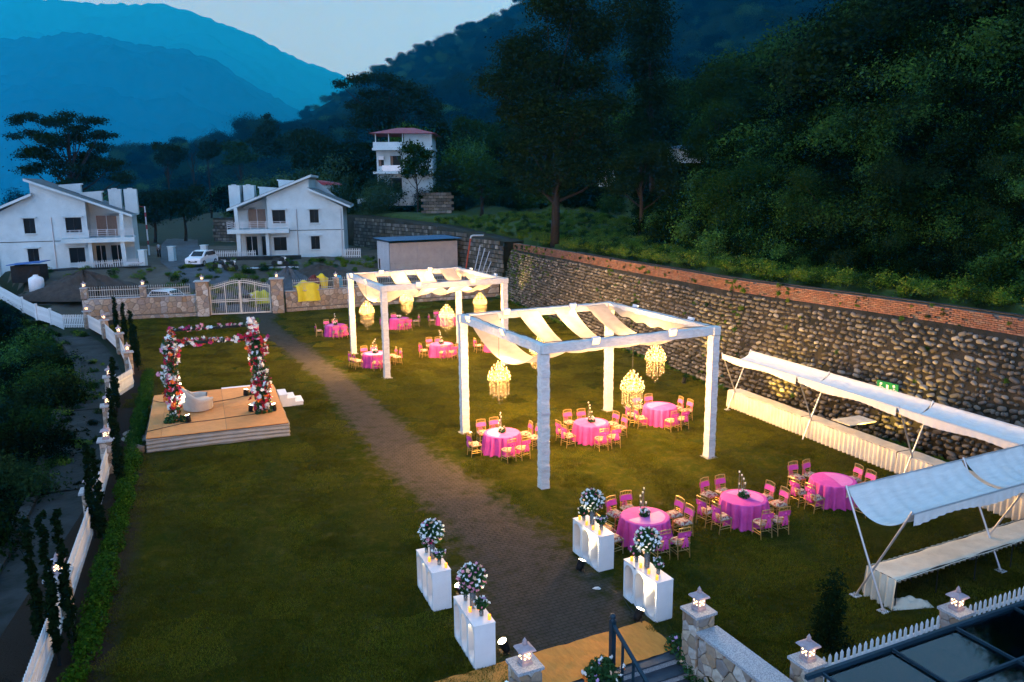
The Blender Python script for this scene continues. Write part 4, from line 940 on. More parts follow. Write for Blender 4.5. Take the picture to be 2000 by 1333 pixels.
# flood lights clamped to the beams
def make_flood():
    t = thing('flood_light', 'x', 'flood light', group='flood lights on the pergola beams')
    MB().box((0, .05, 0), (.30, .10, .26)).build('housing', m_white, t); MB().tube([(-.17, .05, 0), (-.17, .05, -.18), (.17, .05, -.18), (.17, .05, 0)], .012, 5).build('bracket', m_steel, t)
    MB().add([(-.135, -.004, -.115), (.135, -.004, -.115), (.135, -.004, .115), (-.135, -.004, .115)], [(0, 1, 2, 3)]).build('lens', m_flood, t)
    return t
FL = make_flood(); first = True
for pn, P in (('nearer', P1), ('farther', P2)):
    for lab, x, y, rz, off in (('left third of the front beam', S_P*.27, 0, 0, (0, -.2)), ('right third of the front beam', S_P*.72, 0, 0, (0, -.2)), ('left third of the back beam', S_P*.27, S_P, 0, (0, -.2)), ('right third of the back beam', S_P*.72, S_P, 0, (0, -.2)),
                               ('near end of the left beam', 0, S_P*.40, -math.pi/2, (-.2, 0)), ('far end of the left beam', 0, S_P*.86, -math.pi/2, (-.2, 0)), ('near end of the right beam', S_P, S_P*.22, math.pi/2, (.2, 0)), ('far end of the right beam', S_P, S_P*.75, math.pi/2, (.2, 0))):
        q = gp(P, x+off[0], y+off[1], H_P-.06); L = 'flood light on the %s of the %s pergola' % (lab, pn)
        if 'left beam' in lab or 'front' in lab or 'back' in lab: L = 'glowing '+L
        else: L = 'grey backed '+L
        if first: first = False; o = FL; o.location = q; o['label'] = L; o.rotation_euler = (R(18), 0, UA+rz)
        else: o = dup(FL, L, q); o.rotation_euler = (R(18), 0, UA+rz)
for o in [o for o in C.objects if o.name.startswith('flood_light') and o.type == 'EMPTY']:
    lamp('flood_lamp', 'SPOT', o, (0, -.03, 0), (900 if 'back' in o['label'] else 70 if 'right beam' in o['label'] else 260) if 'nearer' in o['label'] else (3000 if 'right beam' in o['label'] else 2300), (1, .60, .22), .09, (R(-75), 0, 0), 130, .8)
# ---------------------------------------------------------------- banquet chairs
def make_chair():
    t = thing('banquet_chair', 'x', 'chair', group='gold chairs with pink sashes')
    w2, d2 = .19, .19
    lf = MB().tube([(0, 0, 0), (0, 0, .44)], [.011, .016], 6).mesh('leg', m_gold)
    bk = MB().tube([(0, -.05, 0), (0, 0, .44), (0, -.015, .66), (0, -.05, .93)], [.012, .016, .015, .013], 6).mesh('leg', m_gold)
    for x in (-w2, w2): obj('leg', lf, t, (x, d2, 0)); obj('leg', bk, t, (x, -d2, 0))
    MB().box((0, 0, .435), (.42, .42, .03)).build('seat', m_gold, t)
    c = MB(); c.grid(lambda a, b: ((a-.5)*.43, (b-.5)*.43, .45+.075*(max(0, 1-(2*a-1)**6)*max(0, 1-(2*b-1)**6))**.5), 8, 8)
    c.box((0, 0, .452), (.42, .42, .02)); c.build('cushion', m_cushion, t, True)
    b = MB(); b.tube([(-w2, -d2-.05, .93), (0, -d2-.075, .945), (w2, -d2-.05, .93)], .014, 5).build('top_rail', m_gold, t)
    b = MB(); b.tube([(-w2, -d2-.032, .82), (0, -d2-.055, .83), (w2, -d2-.032, .82)], .011, 5)
    for i in range(7): x = -w2+.38*(i+.5)/7; b.tube([(x, -d2-.045, .825), (x, -d2-.068, .94)], .006, 4)
    b.build('spindles', m_gold, t)
    for z in (.52, .58, .645): MB().tube([(-w2, -d2-.005, z), (0, -d2-.02, z+.005), (w2, -d2-.005, z)], .008, 5).build('back_rail', m_gold, t)
    for z, s in ((.16, 1), (.24, -1)):
        b = MB()
        for x in (-w2, w2): b.tube([(x, -d2-.03, z), (x, d2, z)], .008, 4)
        b.tube([(-w2, s*d2-.02*(s < 0), z+.03), (w2, s*d2-.02*(s < 0), z+.03)], .008, 4); b.build('stretcher', m_gold, t)
    s = MB()
    for off in (.020, -.020):
        s.grid(lambda a, c: ((a-.5)*.415, -d2-.025-.018*(1-(2*a-1)**2)-off-.035*(c-.3), .655+.165*c+.006*math.sin(a*12)), 8, 3)
    s.box((0, -d2-.085, .735), (.075, .05, .075))
    for k in (-1, 1):
        s.grid(lambda a, c: (k*(.018+.05*c)+(a-.5)*(.05+.05*c), -d2-.10-.02*math.sin(c*4), .72-.34*c), 3, 5)
        s.grid(lambda a, c: (k*(.03+.10*c)+.0*a, -d2-.095-.02*math.sin(c*3), .735+(a-.5)*(.02+.09*c)), 3, 3)
    s.build('sash', m_pink, t, True)
    return t
CHAIR = make_chair(); _cu = [0]
def chair(label, x, y, rz):
    if not _cu[0]: _cu[0] = 1; CHAIR.location = (x, y, 0); CHAIR.rotation_euler = (0, 0, rz); CHAIR['label'] = label; return CHAIR
    return dup(CHAIR, label, (x, y, 0), rz)
# round tables under pink cloths, with candle stands and flowers
def make_table(seed):
    t = thing('round_table', 'x', 'table', group='round tables under pink cloths'); r_ = random.Random(seed); ph = [r_.uniform(0, 6) for _ in range(4)]
    def wb(a, i): 
        k = [0, 0, .0, .03, .075, .115, .15][i]; return 1+k*(math.sin(a*17+ph[0])*.7+math.sin(a*29+ph[1])*.4+.4*math.sin(a*5+ph[2]))
    MB().lathe([(.02, .765), (.66, .765), (.695, .757), (.705, .73), (.715, .50), (.74, .22), (.78, .006)], 132, wob=wb, cap=False).build('tablecloth', m_pinkcloth, t, True)
    a0 = r_.uniform(0, 6); rn = MB()
    rn.grid(lambda a, c: (lambda an, rr: (rr*math.cos(an), rr*math.sin(an), .771-.02*max(0, (rr-.67)/.03)))(a0+math.pi*a*1.05, .02+.68*c), 24, 4)
    rn.build('satin_overlay', m_pinklight, t, True)
    b = MB(); b.lathe([(.60, .70), (.60, .75)], 20); b.tube([(0, 0, 0), (0, 0, .7)], .04, 6); b.build('tabletop', m_gold, t)
    return t
TABS = [make_table(k) for k in range(2)]; _tu = [0, 0]
m_fgreen = leafmat('arrangement_leaf', [(.02, .06, .02), (.04, .10, .03), (.03, .075, .035)]); m_fwhite = mat('white_flower', (.80, .79, .74), .7); m_fpink = mat('pink_flower', (.75, .28, .36), .7); m_fred = mat('crimson_flower', (.38, .008, .025), .7); m_forange = mat('orange_flower', (.75, .17, .02), .7); m_fpurple = mat('lilac_flower', (.50, .30, .55), .7); m_fmag = mat('magenta_flower', (.48, .015, .11), .7); m_fpeach = mat('peach_flower', (.80, .48, .30), .7)
def bloom(b, c, r, n=5, mi=0):
    """one flower head: petals round a centre"""
    c = Vector(c); ax = Vector((random.gauss(0, 1), random.gauss(0, 1), random.gauss(0, 1)+.3)).normalized(); x = ax.orthogonal().normalized(); y = ax.cross(x)
    b.ball(c, r*.45, 5, 3, mi)
    for i in range(n):
        a = 2*math.pi*i/n+random.random(); d = x*math.cos(a)+y*math.sin(a); s = ax.cross(d)
        b.add([c-ax*r*.3, c+d*r*.7+s*r*.5, c+d*r*1.15+ax*r*.25, c+d*r*.7-s*r*.5], [(0, 1, 2, 3)], mi)
def flowers(parent, spots, kinds, name='flowers'):
    """spots: (pos, r); kinds: [(name, material, weight)] -> one part for each colour"""
    bs = [MB() for _ in kinds]; w_ = [k[2] for k in kinds]
    for p, r in spots: bloom(bs[random.choices(range(len(kinds)), w_)[0]], p, r)
    for b, k in zip(bs, kinds):
        if b.v: tag(b.build(k[0]+'_'+name, k[1], parent), kind='stuff')
m_cglass = mat('clear_glass', (.9, .95, .95), .03, trans=.95, ior=1.2, spec=.5); m_candle = mat('candle_wax', (.85, .78, .62), .6, emit=(1, .6, .25), es=.25)
def centrepiece(kind):
    t = thing('flower_centrepiece' if kind == 0 else 'candle_stand', 'x', 'centrepiece')
    if kind == 0:
        obj('foliage', qmesh('foliage', leaves([(0, 0, .06, .15), (.08, .02, .05, .1), (-.08, -.02, .05, .1), (0, .05, .12, .1)], 420, .07), m_fgreen), t)
        sp = [((.15*math.sqrt(random.random())*math.cos(a), .15*math.sqrt(random.random())*math.sin(a), random.uniform(.08, .2)), .042) for a in np.linspace(0, 6.28, 20)]
        flowers(t, sp, [('white', m_fwhite, 4), ('pink', m_fpink, 1)])
    else:
        for x, y, h in ((0, 0, .62), (-.07, .02, .52), (.07, .03, .72), (-.10, -.05, .36), (.09, -.05, .30)):
            s = MB(); s.lathe([(.045, 0), (.045, .012), (.012, .02), (.011, h), (.03, h+.01), (.03, h+.02)], 8, (x, y, 0)); st = s.build('stand', m_crystal, t, True)
            MB().lathe([(.022, h+.02), (.022, h+.07)], 8, (x, y, 0)).build('candle', m_candle, st, True)
    return t
CP = [centrepiece(0), centrepiece(1)]; _cp = [0, 0]
def put_cp(k, label, loc, rz):
    if not _cp[k]: _cp[k] = 1; CP[k].location = loc; CP[k].rotation_euler = (0, 0, rz); CP[k]['label'] = label; return
    dup(CP[k], label, loc, rz)
TABLES = [  # (desc, x, y, chairs, flowers, candles)
    ('front row table beside the white consoles', 3.82, 21.53, 'FFRRNNLL', 1, 1), ('middle table of the front row', 7.08, 22.84, 'FFRRNNLL', 1, 1), ('front row table beside the awning', 10.4, 24.26, 'FFrRnLL', 0, 0),
    ('left table under the near pergola', -.43, 29.6, 'FFRRNNL', 1, 1), ('centre table under the near pergola', 3.2, 30.85, 'FFRRNNLL', 1, 1), ('right table under the near pergola', 6.42, 33.18, 'FFRRNNLL', 0, 0),
    ('left table before the far pergola', -7.96, 44.91, 'FFRRNNLL', 1, 1), ('middle table under the far pergola', -4.34, 47.47, 'FFRNNL', 1, 1), ('table between the two pergolas', -1.0, 48.9, 'FFRNNL', 0, 0),
    ('far left table by the gate wall', -12.4, 54.66, 'FFRNNL', 1, 1), ('back table behind the far pergola', -8.27, 57.28, 'FRNNL', 1, 0), ('rear right table by the boulder wall', -4.9, 58.6, 'FFRNL', 0, 0)]
SIDE = {'F': (0, 1, 'far'), 'N': (0, -1, 'near'), 'L': (-1, 0, 'left'), 'R': (1, 0, 'right')}
for ti, (desc, x, y, ch, fl, cn) in enumerate(TABLES):
    k = ti % 2; rz = random.uniform(0, 6); L = 'round pink clothed '+desc.replace('table', 'banquet table')
    if not _tu[k]: _tu[k] = 1; TABS[k].location = (x, y, 0); TABS[k].rotation_euler = (0, 0, rz); TABS[k]['label'] = L
    else: dup(TABS[k], L, (x, y, 0), rz)
    if fl: put_cp(0, 'low posy of white and pink flowers on the '+desc, (x, y, .775), rz)
    if cn: q = V_*.14; put_cp(1, 'cluster of tall glass candle stands on the '+desc, (x+q.x, y+q.y, .775), rz)
    n = {}
    for c in ch: n[c.upper()] = n.get(c.upper(), 0)+1
    seen = {}
    for c in ch:
        s = c.upper(); sx, sy, nm = SIDE[s]; i = seen.get(s, 0); seen[s] = i+1
        off = 0 if n[s] == 1 else (-.29+.58*i); rad = 1.13+random.uniform(-.05, .14)
        lx, ly = sx*rad+(off if sx == 0 else 0), sy*rad+(off if sy == 0 else 0)
        q = U*lx+V_*ly; face = math.atan2(-sy, -sx)-math.pi/2+UA+random.uniform(-.16, .16)
        which = 'only chair' if n[s] == 1 else (('left chair', 'right chair') if sx == 0 else ('nearer chair', 'farther chair'))[i]
        chair('gold pink sashed chair, %s %s, %s' % (nm+' side', which.replace(' chair', ''), desc.replace('the ', '')), x+q.x, y+q.y, face)
# ---------------------------------------------------------------- stage with flower mandap
SA = R(21.5); SO = Vector((-14.44, 29.75, 0)); SX = Vector((math.cos(SA), math.sin(SA), 0)); SY = Vector((-math.sin(SA), math.cos(SA), 0)); SW, SD, SH = 5.45, 7.1, .6
def sp(x, y, z=0): q = SO+SX*x+SY*y; return Vector((q.x, q.y, z))
m_ply = mat('tan_stage_carpet', (.64, .27, .085), .9, (.55, .23, .07), 3, bump=.15, bs=40); m_ply2 = mat('tan_stage_carpet_b', (.70, .31, .10), .9, (.60, .26, .085), 3, bump=.15, bs=40)
st = thing('stage', 'low stage covered in tan carpet with white pleated skirt', 'stage', SO, SA)
MB().box((SW/2, SD/2, SH/2-.02), (SW-.06, SD-.06, SH-.03)).build('frame', m_black, st)
for i, (x0, x1) in enumerate(((0, .55), (.555, 3.0), (3.005, SW))):
    for j, (y0, y1) in enumerate(((0, SD/2), (SD/2+.004, SD))):
        MB().box(((x0+x1)/2, (y0+y1)/2, SH-.012+.001*((i+j) % 2)), (x1-x0-.006, y1-y0-.004, .03)).build('carpet_panel', (m_ply, m_ply2)[(i+j) % 2], st)
for a, b_, nm in (((0, 0), (SW, 0), 'front'), ((SW, 0), (SW, SD), 'right'), ((0, SD), (0, 0), 'left')):
    a, b_ = Vector((*a, 0)), Vector((*b_, 0)); d = (b_-a).normalized(); n_ = Vector((d.y, -d.x, 0))
    MB().grid(lambda u_, v_: (lambda q: (q.x, q.y, .005+(SH-.05)*(1-v_)))(a+(b_-a)*u_+n_*(.015+.02*math.sin(v_*22+2*math.sin(u_*3))+.012*math.sin(u_*30+v_*3))), 60, 26).build('skirt', m_cloth, st, True)
# mandap
MC = [sp(1.05, 2.05), sp(4.55, 2.05), sp(4.55, 5.6), sp(1.05, 5.6)]; MT = 3.95
md = thing('flower_mandap', 'square wedding canopy frame covered in red white and pink flowers', 'canopy', sp(2.8, 3.8, SH), SA)
loc = lambda x, y: (x-2.8, y-3.8)
cor = [loc(1.05, 2.05), loc(4.55, 2.05), loc(4.55, 5.6), loc(1.05, 5.6)]; HT = MT-SH
for x, y in cor: MB().box((x, y, HT/2), (.10, .10, HT)).build('post', m_black, md)
for i in range(4):
    a, b_ = cor[i], cor[(i+1) % 4]; MB().beam((*a, HT-.05), (*b_, HT-.05), .10, .10).build('beam', m_black, md)
gl = []; sps = {'w': [], 'm': []}
def wrap(p0, p1, rad, n, sel):
    p0, p1 = Vector(p0), Vector(p1); d = (p1-p0).normalized(); x = d.orthogonal().normalized(); y = d.cross(x)
    for i in range(int(n*.62)):
        s = random.random(); a = random.uniform(0, 6.28); rr = rad*(.65+.5*random.random())*(1+.45*math.sin(s*9+rad*40+len(gl)*.01))
        sps.setdefault(sel, []).append((p0.lerp(p1, s)+x*(math.cos(a)*rr)+y*(math.sin(a)*rr), random.uniform(.06, .125)))
    for s in np.linspace(0, 1, int((p1-p0).length/.12)): gl.append((*(p0.lerp(p1, s)), rad*.85))
wrap((*cor[0], .05), (*cor[0], HT), .27, 360, 'post'); wrap((*cor[1], .05), (*cor[1], HT), .30, 380, 'post'); wrap((*cor[2], .05), (*cor[2], HT), .20, 240, 'post'); wrap((*cor[3], .1), (*cor[3], HT), .18, 190, 'post')
wrap((cor[0][0]-.22, cor[0][1], 1.7), (cor[0][0]-.10, cor[0][1], 2.4), .22, 110, 'white'); wrap((cor[1][0]+.2, cor[1][1], .3), (cor[1][0]+.25, cor[1][1], 1.9), .20, 130, 'post')
wrap((cor[0][0], cor[0][1], HT), (cor[1][0], cor[1][1], HT), .11, 190, 'beam'); wrap((cor[3][0], cor[3][1], HT+.02), (cor[2][0], cor[2][1], HT+.02), .07, 80, 'back'); wrap((cor[1][0], cor[1][1], HT), (cor[2][0], cor[2][1], HT), .09, 120, 'post'); wrap((cor[0][0], cor[0][1], HT), (cor[3][0], cor[3][1], HT), .08, 90, 'post')
wrap((cor[2][0]-.1, cor[2][1], HT), (cor[2][0]+.2, cor[2][1], HT+.12), .22, 120, 'white')
pal = dict(post=[('white', m_fwhite, 4.5), ('crimson', m_fred, 4), ('pink', m_fpink, .6), ('orange', m_forange, 1.0), ('magenta', m_fmag, 1.2)], beam=[('white', m_fwhite, 3), ('crimson', m_fred, 2.5), ('magenta', m_fmag, 1.8), ('orange', m_forange, 1.2), ('pink', m_fpink, .8)], back=[('white', m_fwhite, 4), ('magenta', m_fmag, 2), ('pink', m_fpink, 2)], white=[('white', m_fwhite, 6), ('pink', m_fpink, 2)])
for k, v in sps.items():
    if v: flowers(md, v, pal[k], k+'_flowers' if k != 'white' else 'spray_flowers')
base = []
for x, y in cor:
    for i in range(7): base.append((x+random.uniform(-.35, .35), y+random.uniform(-.3, .3), random.uniform(.05, .16), .15))
tag(obj('foliage', qmesh('foliage', np.concatenate([leaves(gl, 9000, .12, up=.2, shell=.7), leaves(base, 1800, .12)]), m_fgreen), md), kind='stuff')
# round back loveseat
m_velvet = mat('beige_velvet', (.62, .55, .46), .8, (.54, .47, .39), 4, bump=.2, bs=30)
sf = thing('loveseat', 'beige rounded tub loveseat with pillows on the stage', 'sofa', sp(1.95, 3.75, SH), SA+R(12))
def shell(u_, v_):
    a = math.pi*(.22+1.56*u_); k_ = -math.cos(a)*.5+.5                     # opening looks along +x
    back = max(0, -math.cos(a)); h = .56+.50*back**1.3; w_ = v_*3
    if w_ <= 1: r_, z = .60+.12*w_, .05+(h-.05)*w_
    elif w_ <= 2: r_, z = .72-.13*(w_-1), h+.03*math.sin(math.pi*(w_-1))
    else: r_, z = .59-.06*(w_-2), h-(h-.36)*(w_-2)
    return (r_*math.cos(a), r_*1.18*math.sin(a), z)
MB().grid(shell, 36, 15).build('backrest', m_velvet, sf, True)
MB().lathe([(.58, .04), (.60, .10), (.60, .36), (.54, .42), (.02, .44)], 28, wob=lambda a, i: 1+.16*abs(math.sin(a))).build('seat', m_velvet, sf, True)
for y in (-.26, .26):
    q_ = MB().ball((0, 0, 0), .24, 10, 6, sq=(.45, 1, .9)).build('pillow', m_cloth, sf, True); q_.location = (-.30, y, .64); q_.rotation_euler = (0, R(-18), 0)
# steps behind and beside the stage
s_ = thing('white_steps', 'white three tread steps at the right side of the stage', 'steps', sp(SW+.06, SD-2.35), SA)
for k in range(3): MB().box((.19+.36*k, .55, (.2*(3-k))/2-.02), (.36, 1.1, .2*(3-k)-.04)).build('riser', m_white, s_); MB().box((.19+.36*k, .55, .2*(3-k)-.015), (.40, 1.14, .04)).build('tread', m_white, s_)
s_ = thing('white_step_box', 'white low step box behind the stage', 'steps', sp(3.9, SD+.5), SA)
MB().box((0, 0, .22), (1.7, .5, .44)).build('box', m_white, s_); MB().box((0, 0, .46), (1.76, .56, .04)).build('tread', m_white, s_)
# par can spot lights
m_lens = emat('par_lens', (1, .80, .48), 30.0)
def make_par():
    t = thing('par_light', 'x', 'spotlight', group='black par spotlights')
    MB().lathe([(.02, -.17), (.085, -.16), (.10, -.05), (.105, .10), (.115, .11), (.115, .125), (.10, .125)], 14, (0, 0, .19), cap=False).build('can', m_black, t, True)
    MB().lathe([(.10, .118), (.001, .12)], 14, (0, 0, .19)).build('lens', m_lens, t)
    MB().tube([(-.13, 0, .20), (-.14, 0, .02), (.14, 0, .02), (.13, 0, .20)], .013, 5).build('yoke', m_black, t); MB().box((0, 0, .012), (.26, .16, .022)).build('foot', m_black, t)
    return t
PAR = make_par(); _pu = [0]
def par(label, loc, az, tilt, e=60, col=(1, .78, .45), spot=70):
    """az: compass of the beam, tilt: degrees from straight up"""
    if not _pu[0]: _pu[0] = 1; o = PAR; o['label'] = label; o.location = loc
    else: o = dup(PAR0, label, loc)
    o.rotation_euler = (0, R(0), az); can = [c for c in o.children if c.name.startswith('can') or c.name.startswith('lens')]
    for c in can:
        M_ = Matrix.Translation((0, 0, .19)) @ Matrix.Rotation(R(-tilt), 4, 'X') @ Matrix.Translation((0, 0, -.19)); c.matrix_local = M_
    PEND.append((o, tilt, e, col, spot)); return o
PAR0 = PAR; PEND = []
# az: rotation about z; the tilted can leans towards local +y
par('black spotlight lighting the front left flower post of the stage', sp(1.55, 1.75, SH), SA+R(70), 12, 150); par('black spotlight at the right side of the front right flower post', sp(5.05, 2.1, SH), SA+R(95), 12, 150)
par('black spotlight inside the front right flower post', sp(4.1, 2.35, SH), SA-R(70), 12, 110); par('black spotlight by the back right flower post of the stage', sp(4.05, 5.3, SH), SA-R(75), 12, 90); par('black spotlight by the back left flower post of the stage', sp(1.5, 5.3, SH), SA+R(60), 12, 80)
for lab, pts in (('black cable running along the stage front to the right post', [(0, .9), (.6, 1.2), (1.3, 1.55), (2.6, 1.6), (3.6, 1.75), (4.3, 1.8)]), ('black cable across the middle of the stage', [(1.9, 4.4), (2.7, 4.65), (3.4, 4.85), (4.0, 5.2)]), ('black cable from the stage left edge to the back post', [(0, 6.0), (.35, 5.55), (.9, 5.45), (1.4, 5.3)])):
    t = thing('power_cable', lab, 'cable', sp(*pts[0], SH+.01), SA); MB().tube([(x-pts[0][0], y-pts[0][1], .012) for x, y in pts], .014, 5).build('cable', m_black, t)
t = thing('boulder_rock', 'pale boulder at the front left corner of the stage', 'rock', sp(-.35, .1)); MB().ball((0, 0, .16), .3, 9, 6, sq=(1.1, .8, .7), jit=.12).build('rock', m_cob, t, True)
t = thing('carpet_flap', 'grey round mat leaning at the left side of the stage', 'mat', sp(-.42, 2.6), SA); MB().lathe([(.02, 0), (1.0, 0), (1.02, .03), (.02, .035)], 24, (0, 0, .02), wob=lambda a, i: .55+.45*abs(math.sin(a))).build('mat', mat('grey_mat', (.20, .17, .14), .9), t)
# ---------------------------------------------------------------- buffet tables and awnings
def pleat_table(label, p, ang, L, D, H, closed=('front', 'left', 'right'), name='buffet_table', seg=1):
    """front faces -y of the local frame"""
    t = thing(name, label, 'buffet table', p, ang, 'long buffet tables')
    edges = dict(front=((0, 0), (L, 0)), right=((L, 0), (L, D)), back=((L, D), (0, D)), left=((0, D), (0, 0)))
    b = MB(); b.grid(lambda a, c: (L*a, D*c, H+.012+.006*math.sin(a*L*3)+.005*math.sin(a*L*7+c*5)-.03*(abs(2*c-1) > .97)), int(L*8), 12); b.build('table_cloth', m_cream, t, True)
    MB().box((L/2, D/2, H-.02), (L-.04, D-.04, .04)).build('tabletop', m_black, t)
    for e in closed:
        a, c = Vector((*edges[e][0], 0)), Vector((*edges[e][1], 0)); d = (c-a).normalized(); n_ = Vector((d.y, -d.x, 0)); ln = (c-a).length
        fq = 2*math.pi/.21
        MB().grid(lambda u_, v_: (lambda q: (q.x, q.y, H*(1-v_)+.008))(a+d*(ln*u_)+n_*(.01+(.018+.046*v_)*math.sin(u_*ln*fq+1.2*math.sin(u_*ln*1.7))+.035*v_)), int(ln*34), 7).build('skirt', m_cream, t, True)
    for x in np.arange(.1, L, 1.5):
        for y in (.08, D-.08): MB().tube([(x, y, 0), (x, y, H-.03)], .015, 5).build('leg', m_black, t)
    return t
BA = math.atan2(-.926, .3775); B0 = Vector((10.05, 35.65, 0))        # runs towards the camera along the wall
BD = Vector((math.cos(BA), math.sin(BA), 0)); BN = Vector((-BD.y, BD.x, 0))   # BN points to the wall
# local frame: x along BD, y along BN (to the wall) so that -y looks to the lawn
for k, (s0, L, lab) in enumerate(((0, 4.75, 'far end of the long skirted buffet beneath the wall awning'), (4.8, 4.75, 'middle length of the skirted buffet beneath the wall awning'), (9.6, 5.4, 'near length of the skirted buffet beneath the wall awning'))):
    pleat_table('cream '+lab, B0+BD*s0, BA, L, .75, .78, ('front', 'left') if k == 0 else ('front',))
t = thing('side_table', 'small bare topped table standing behind the wall buffet', 'table', B0+BD*5.6+BN*.85, BA); MB().box((.45, .75, .78), (.9, 1.4, .04)).build('tabletop', m_cream, t)
for x in (.06, .84):
    for y in (.1, 1.4): MB().tube([(x, y, 0), (x, y, .77)], .016, 5).build('leg', m_black, t)
m_awn = mat('awning_fabric', (.68, .66, .62), .8, (.58, .56, .53), 2, bump=.2, bs=10, stretch=(1, 6, 1))
def awning(label, F0, ang, bays, bay, wd, H, sag, off):
    """x along the row, y across; poles cross like scissors"""
    t = thing('fabric_awning', label, 'awning', F0, ang, 'white sagging fabric awnings')
    for i in range(bays+1):
        x = i*bay
        for s in (0, 1):
            y0, y1 = (wd*.5-off, wd) if s == 0 else (wd*.5+off, 0)
            p = MB().tube([(x+.03*s, y0, .01), (x+.03*s, y1, H+.06)], .028, 7).build('pole', m_steel, t)
            MB().box((x+.03*s, y0, .012), (.22, .22, .02)).build('foot_plate', m_white, p)
        if i < bays:
            for s, y in ((0, 0), (1, wd)): MB().tube([(x, y, H), (x+bay, y, H)], .022, 6).build('side_rail', m_steel, t)
            ph = random.uniform(0, 6)
            def fn(u_, v_):
                xx = x+.06+(bay-.12)*u_; s = 4*v_*(1-v_); ss = s**.8
                z = H-sag*ss*(.9+.12*math.sin(u_*3+ph))+.012*math.sin(xx*13+2*math.sin(v_*3)+ph)+.012*math.sin(xx*5+ph)
                return (xx, wd*v_, z)
            MB().grid(fn, 70, 20).build('fabric', m_awn, t, True)
            for y, sg in ((-.025, 1), (wd+.025, 1)):
                MB().grid(lambda u_, v_: (x+.06+(bay-.12)*u_, y+.02*math.sin(u_*bay*22)*v_, H-.01-v_*(.24+.05*math.sin(u_*9+ph))), 60, 3).build('valance', m_awn, t, True)
    return t
awning('long white fabric awning along the boulder wall', Vector((9.53, 34.75, 0))-BD*.15, BA, 3, 4.85, 1.62, 2.68, .42, .36)
C2A = R(26.0); c2 = Vector((math.cos(C2A), math.sin(C2A), 0)); c2n = Vector((-c2.y, c2.x, 0))
awning('white fabric awning in the right foreground', Vector((9.47, 17.19, 0))-c2*.34, C2A, 2, 4.5, 1.86, 2.7, .58, .42)
pleat_table('cream covered buffet beneath the foreground awning, open at the near side', Vector((9.23, 17.53, 0)), C2A, 8.4, .86, .78, ('left', 'back'))
t = thing('bundled_cloth', 'crumpled cream cloth lying on the lawn under the foreground buffet', 'cloth', A(1765, 1182))
MB().grid(lambda a, c: ((a-.4)*1.1, (c-.5)*.6*(1-.4*a), .02+.16*math.sin(math.pi*a)*math.sin(math.pi*c)*(1+.5*math.sin(a*14)*math.sin(c*11))), 20, 14).build('cloth', m_cream, t, True)
# lamps behind the buffet that wash the wall in yellow, and the spots at the foot of the wall
for lab, s, d, e in (('black spotlight shining on the wall behind the far buffet end', 1.0, 1.0, 330), ('black spotlight shining on the wall behind the middle buffet', 6.9, 1.1, 330)):
    q = B0+BD*s+BN*d; par(lab, q, math.atan2(-BN.x, BN.y), 40, e, (1, .60, .10), 100)
for lab, px, py in (('small spotlight on the grass at the foot of the boulder wall', 1336, 750), ('small spotlight at the wall foot beside the far pergola', 985, 597)):
    q = A(px, py); par(lab, q, math.atan2(-.90, .43), 22, 420, (1, .66, .16), 80)
# ---------------------------------------------------------------- white arched consoles with flowers and candles at the entrance
def make_console():
    t = thing('arched_console', 'x', 'console', group='white arched consoles')
    W, L, H = .48, 1.38, 1.0; b = MB(); n = 3; cw = L/n; N = 40
    def ring(x):
        out = []
        for c in range(n):
            y0 = c*cw; cy_, cz = y0+cw/2, H/2; hw, hh = cw/2-.045, H/2-.06; r_ = hw; ins = []; outs = []
            for k in range(N):
                a = 2*math.pi*k/N; ca, sa = math.cos(a), math.sin(a)
                iy = r_*ca; iz = r_*sa+(hh-r_)*(1 if sa > 1e-9 else (-1 if sa < -1e-9 else 0)); ins.append((x, cy_+iy, cz+iz))
                m_ = max(abs(ca)/(cw/2), abs(sa)/(H/2)); outs.append((x, cy_+ca/m_, cz+sa/m_))
            out.append((ins, outs))
        return out
    rings = {0: ring(0), 1: ring(W)}
    for c in range(n):
        for s in (0, 1):
            ins, outs = rings[s][c]; b.add(ins+outs, [(k, (k+1) % N, N+(k+1) % N, N+k) for k in range(N)])
        b.add(rings[0][c][0]+rings[1][c][0], [(k, (k+1) % N, N+(k+1) % N, N+k) for k in range(N)])
    b.add([(0, 0, H), (W, 0, H), (W, L, H), (0, L, H)], [(0, 1, 2, 3)]); b.add([(0, 0, 0), (W, 0, 0), (W, 0, H), (0, 0, H)], [(0, 1, 2, 3)]); b.add([(0, L, 0), (W, L, 0), (W, L, H), (0, L, H)], [(3, 2, 1, 0)])
    b.build('body', m_gloss, t); MB().box((W/2, L/2, H+.012), (W+.012, L+.012, .02)).build('top', m_gloss, t)
    return t
m_gloss = mat('white_lacquer', (.78, .78, .78), .35, (.70, .70, .70), 2)
CON = [('left side, farther from the steps', (-1.99, 17.66), 22.5), ('left side, nearer to the steps', (-.86, 15.27), 22.5), ('right side, farther from the steps', (2.26, 19.56), 25.5), ('right side, nearer to the steps', (3.34, 17.06), 25.5)]
con0 = make_console()
for i, (lab, p, a) in enumerate(CON):
    L = 'white arched console on the entrance path '+lab
    if i == 0: con0.location = (*p, 0.01); con0.rotation_euler = (0, 0, R(a)); con0['label'] = L
    else: dup(con0, L, (*p, .01), R(a))
m_water = mat('vase_glass', (.75, .82, .80), .05, trans=.85, ior=1.25, spec=.5); m_amber = mat('amber_glass', (.9, .30, .03), .15, emit=(1, .34, .03), es=1.6); m_flame = emat('flame', (1, .62, .2), 14.0)
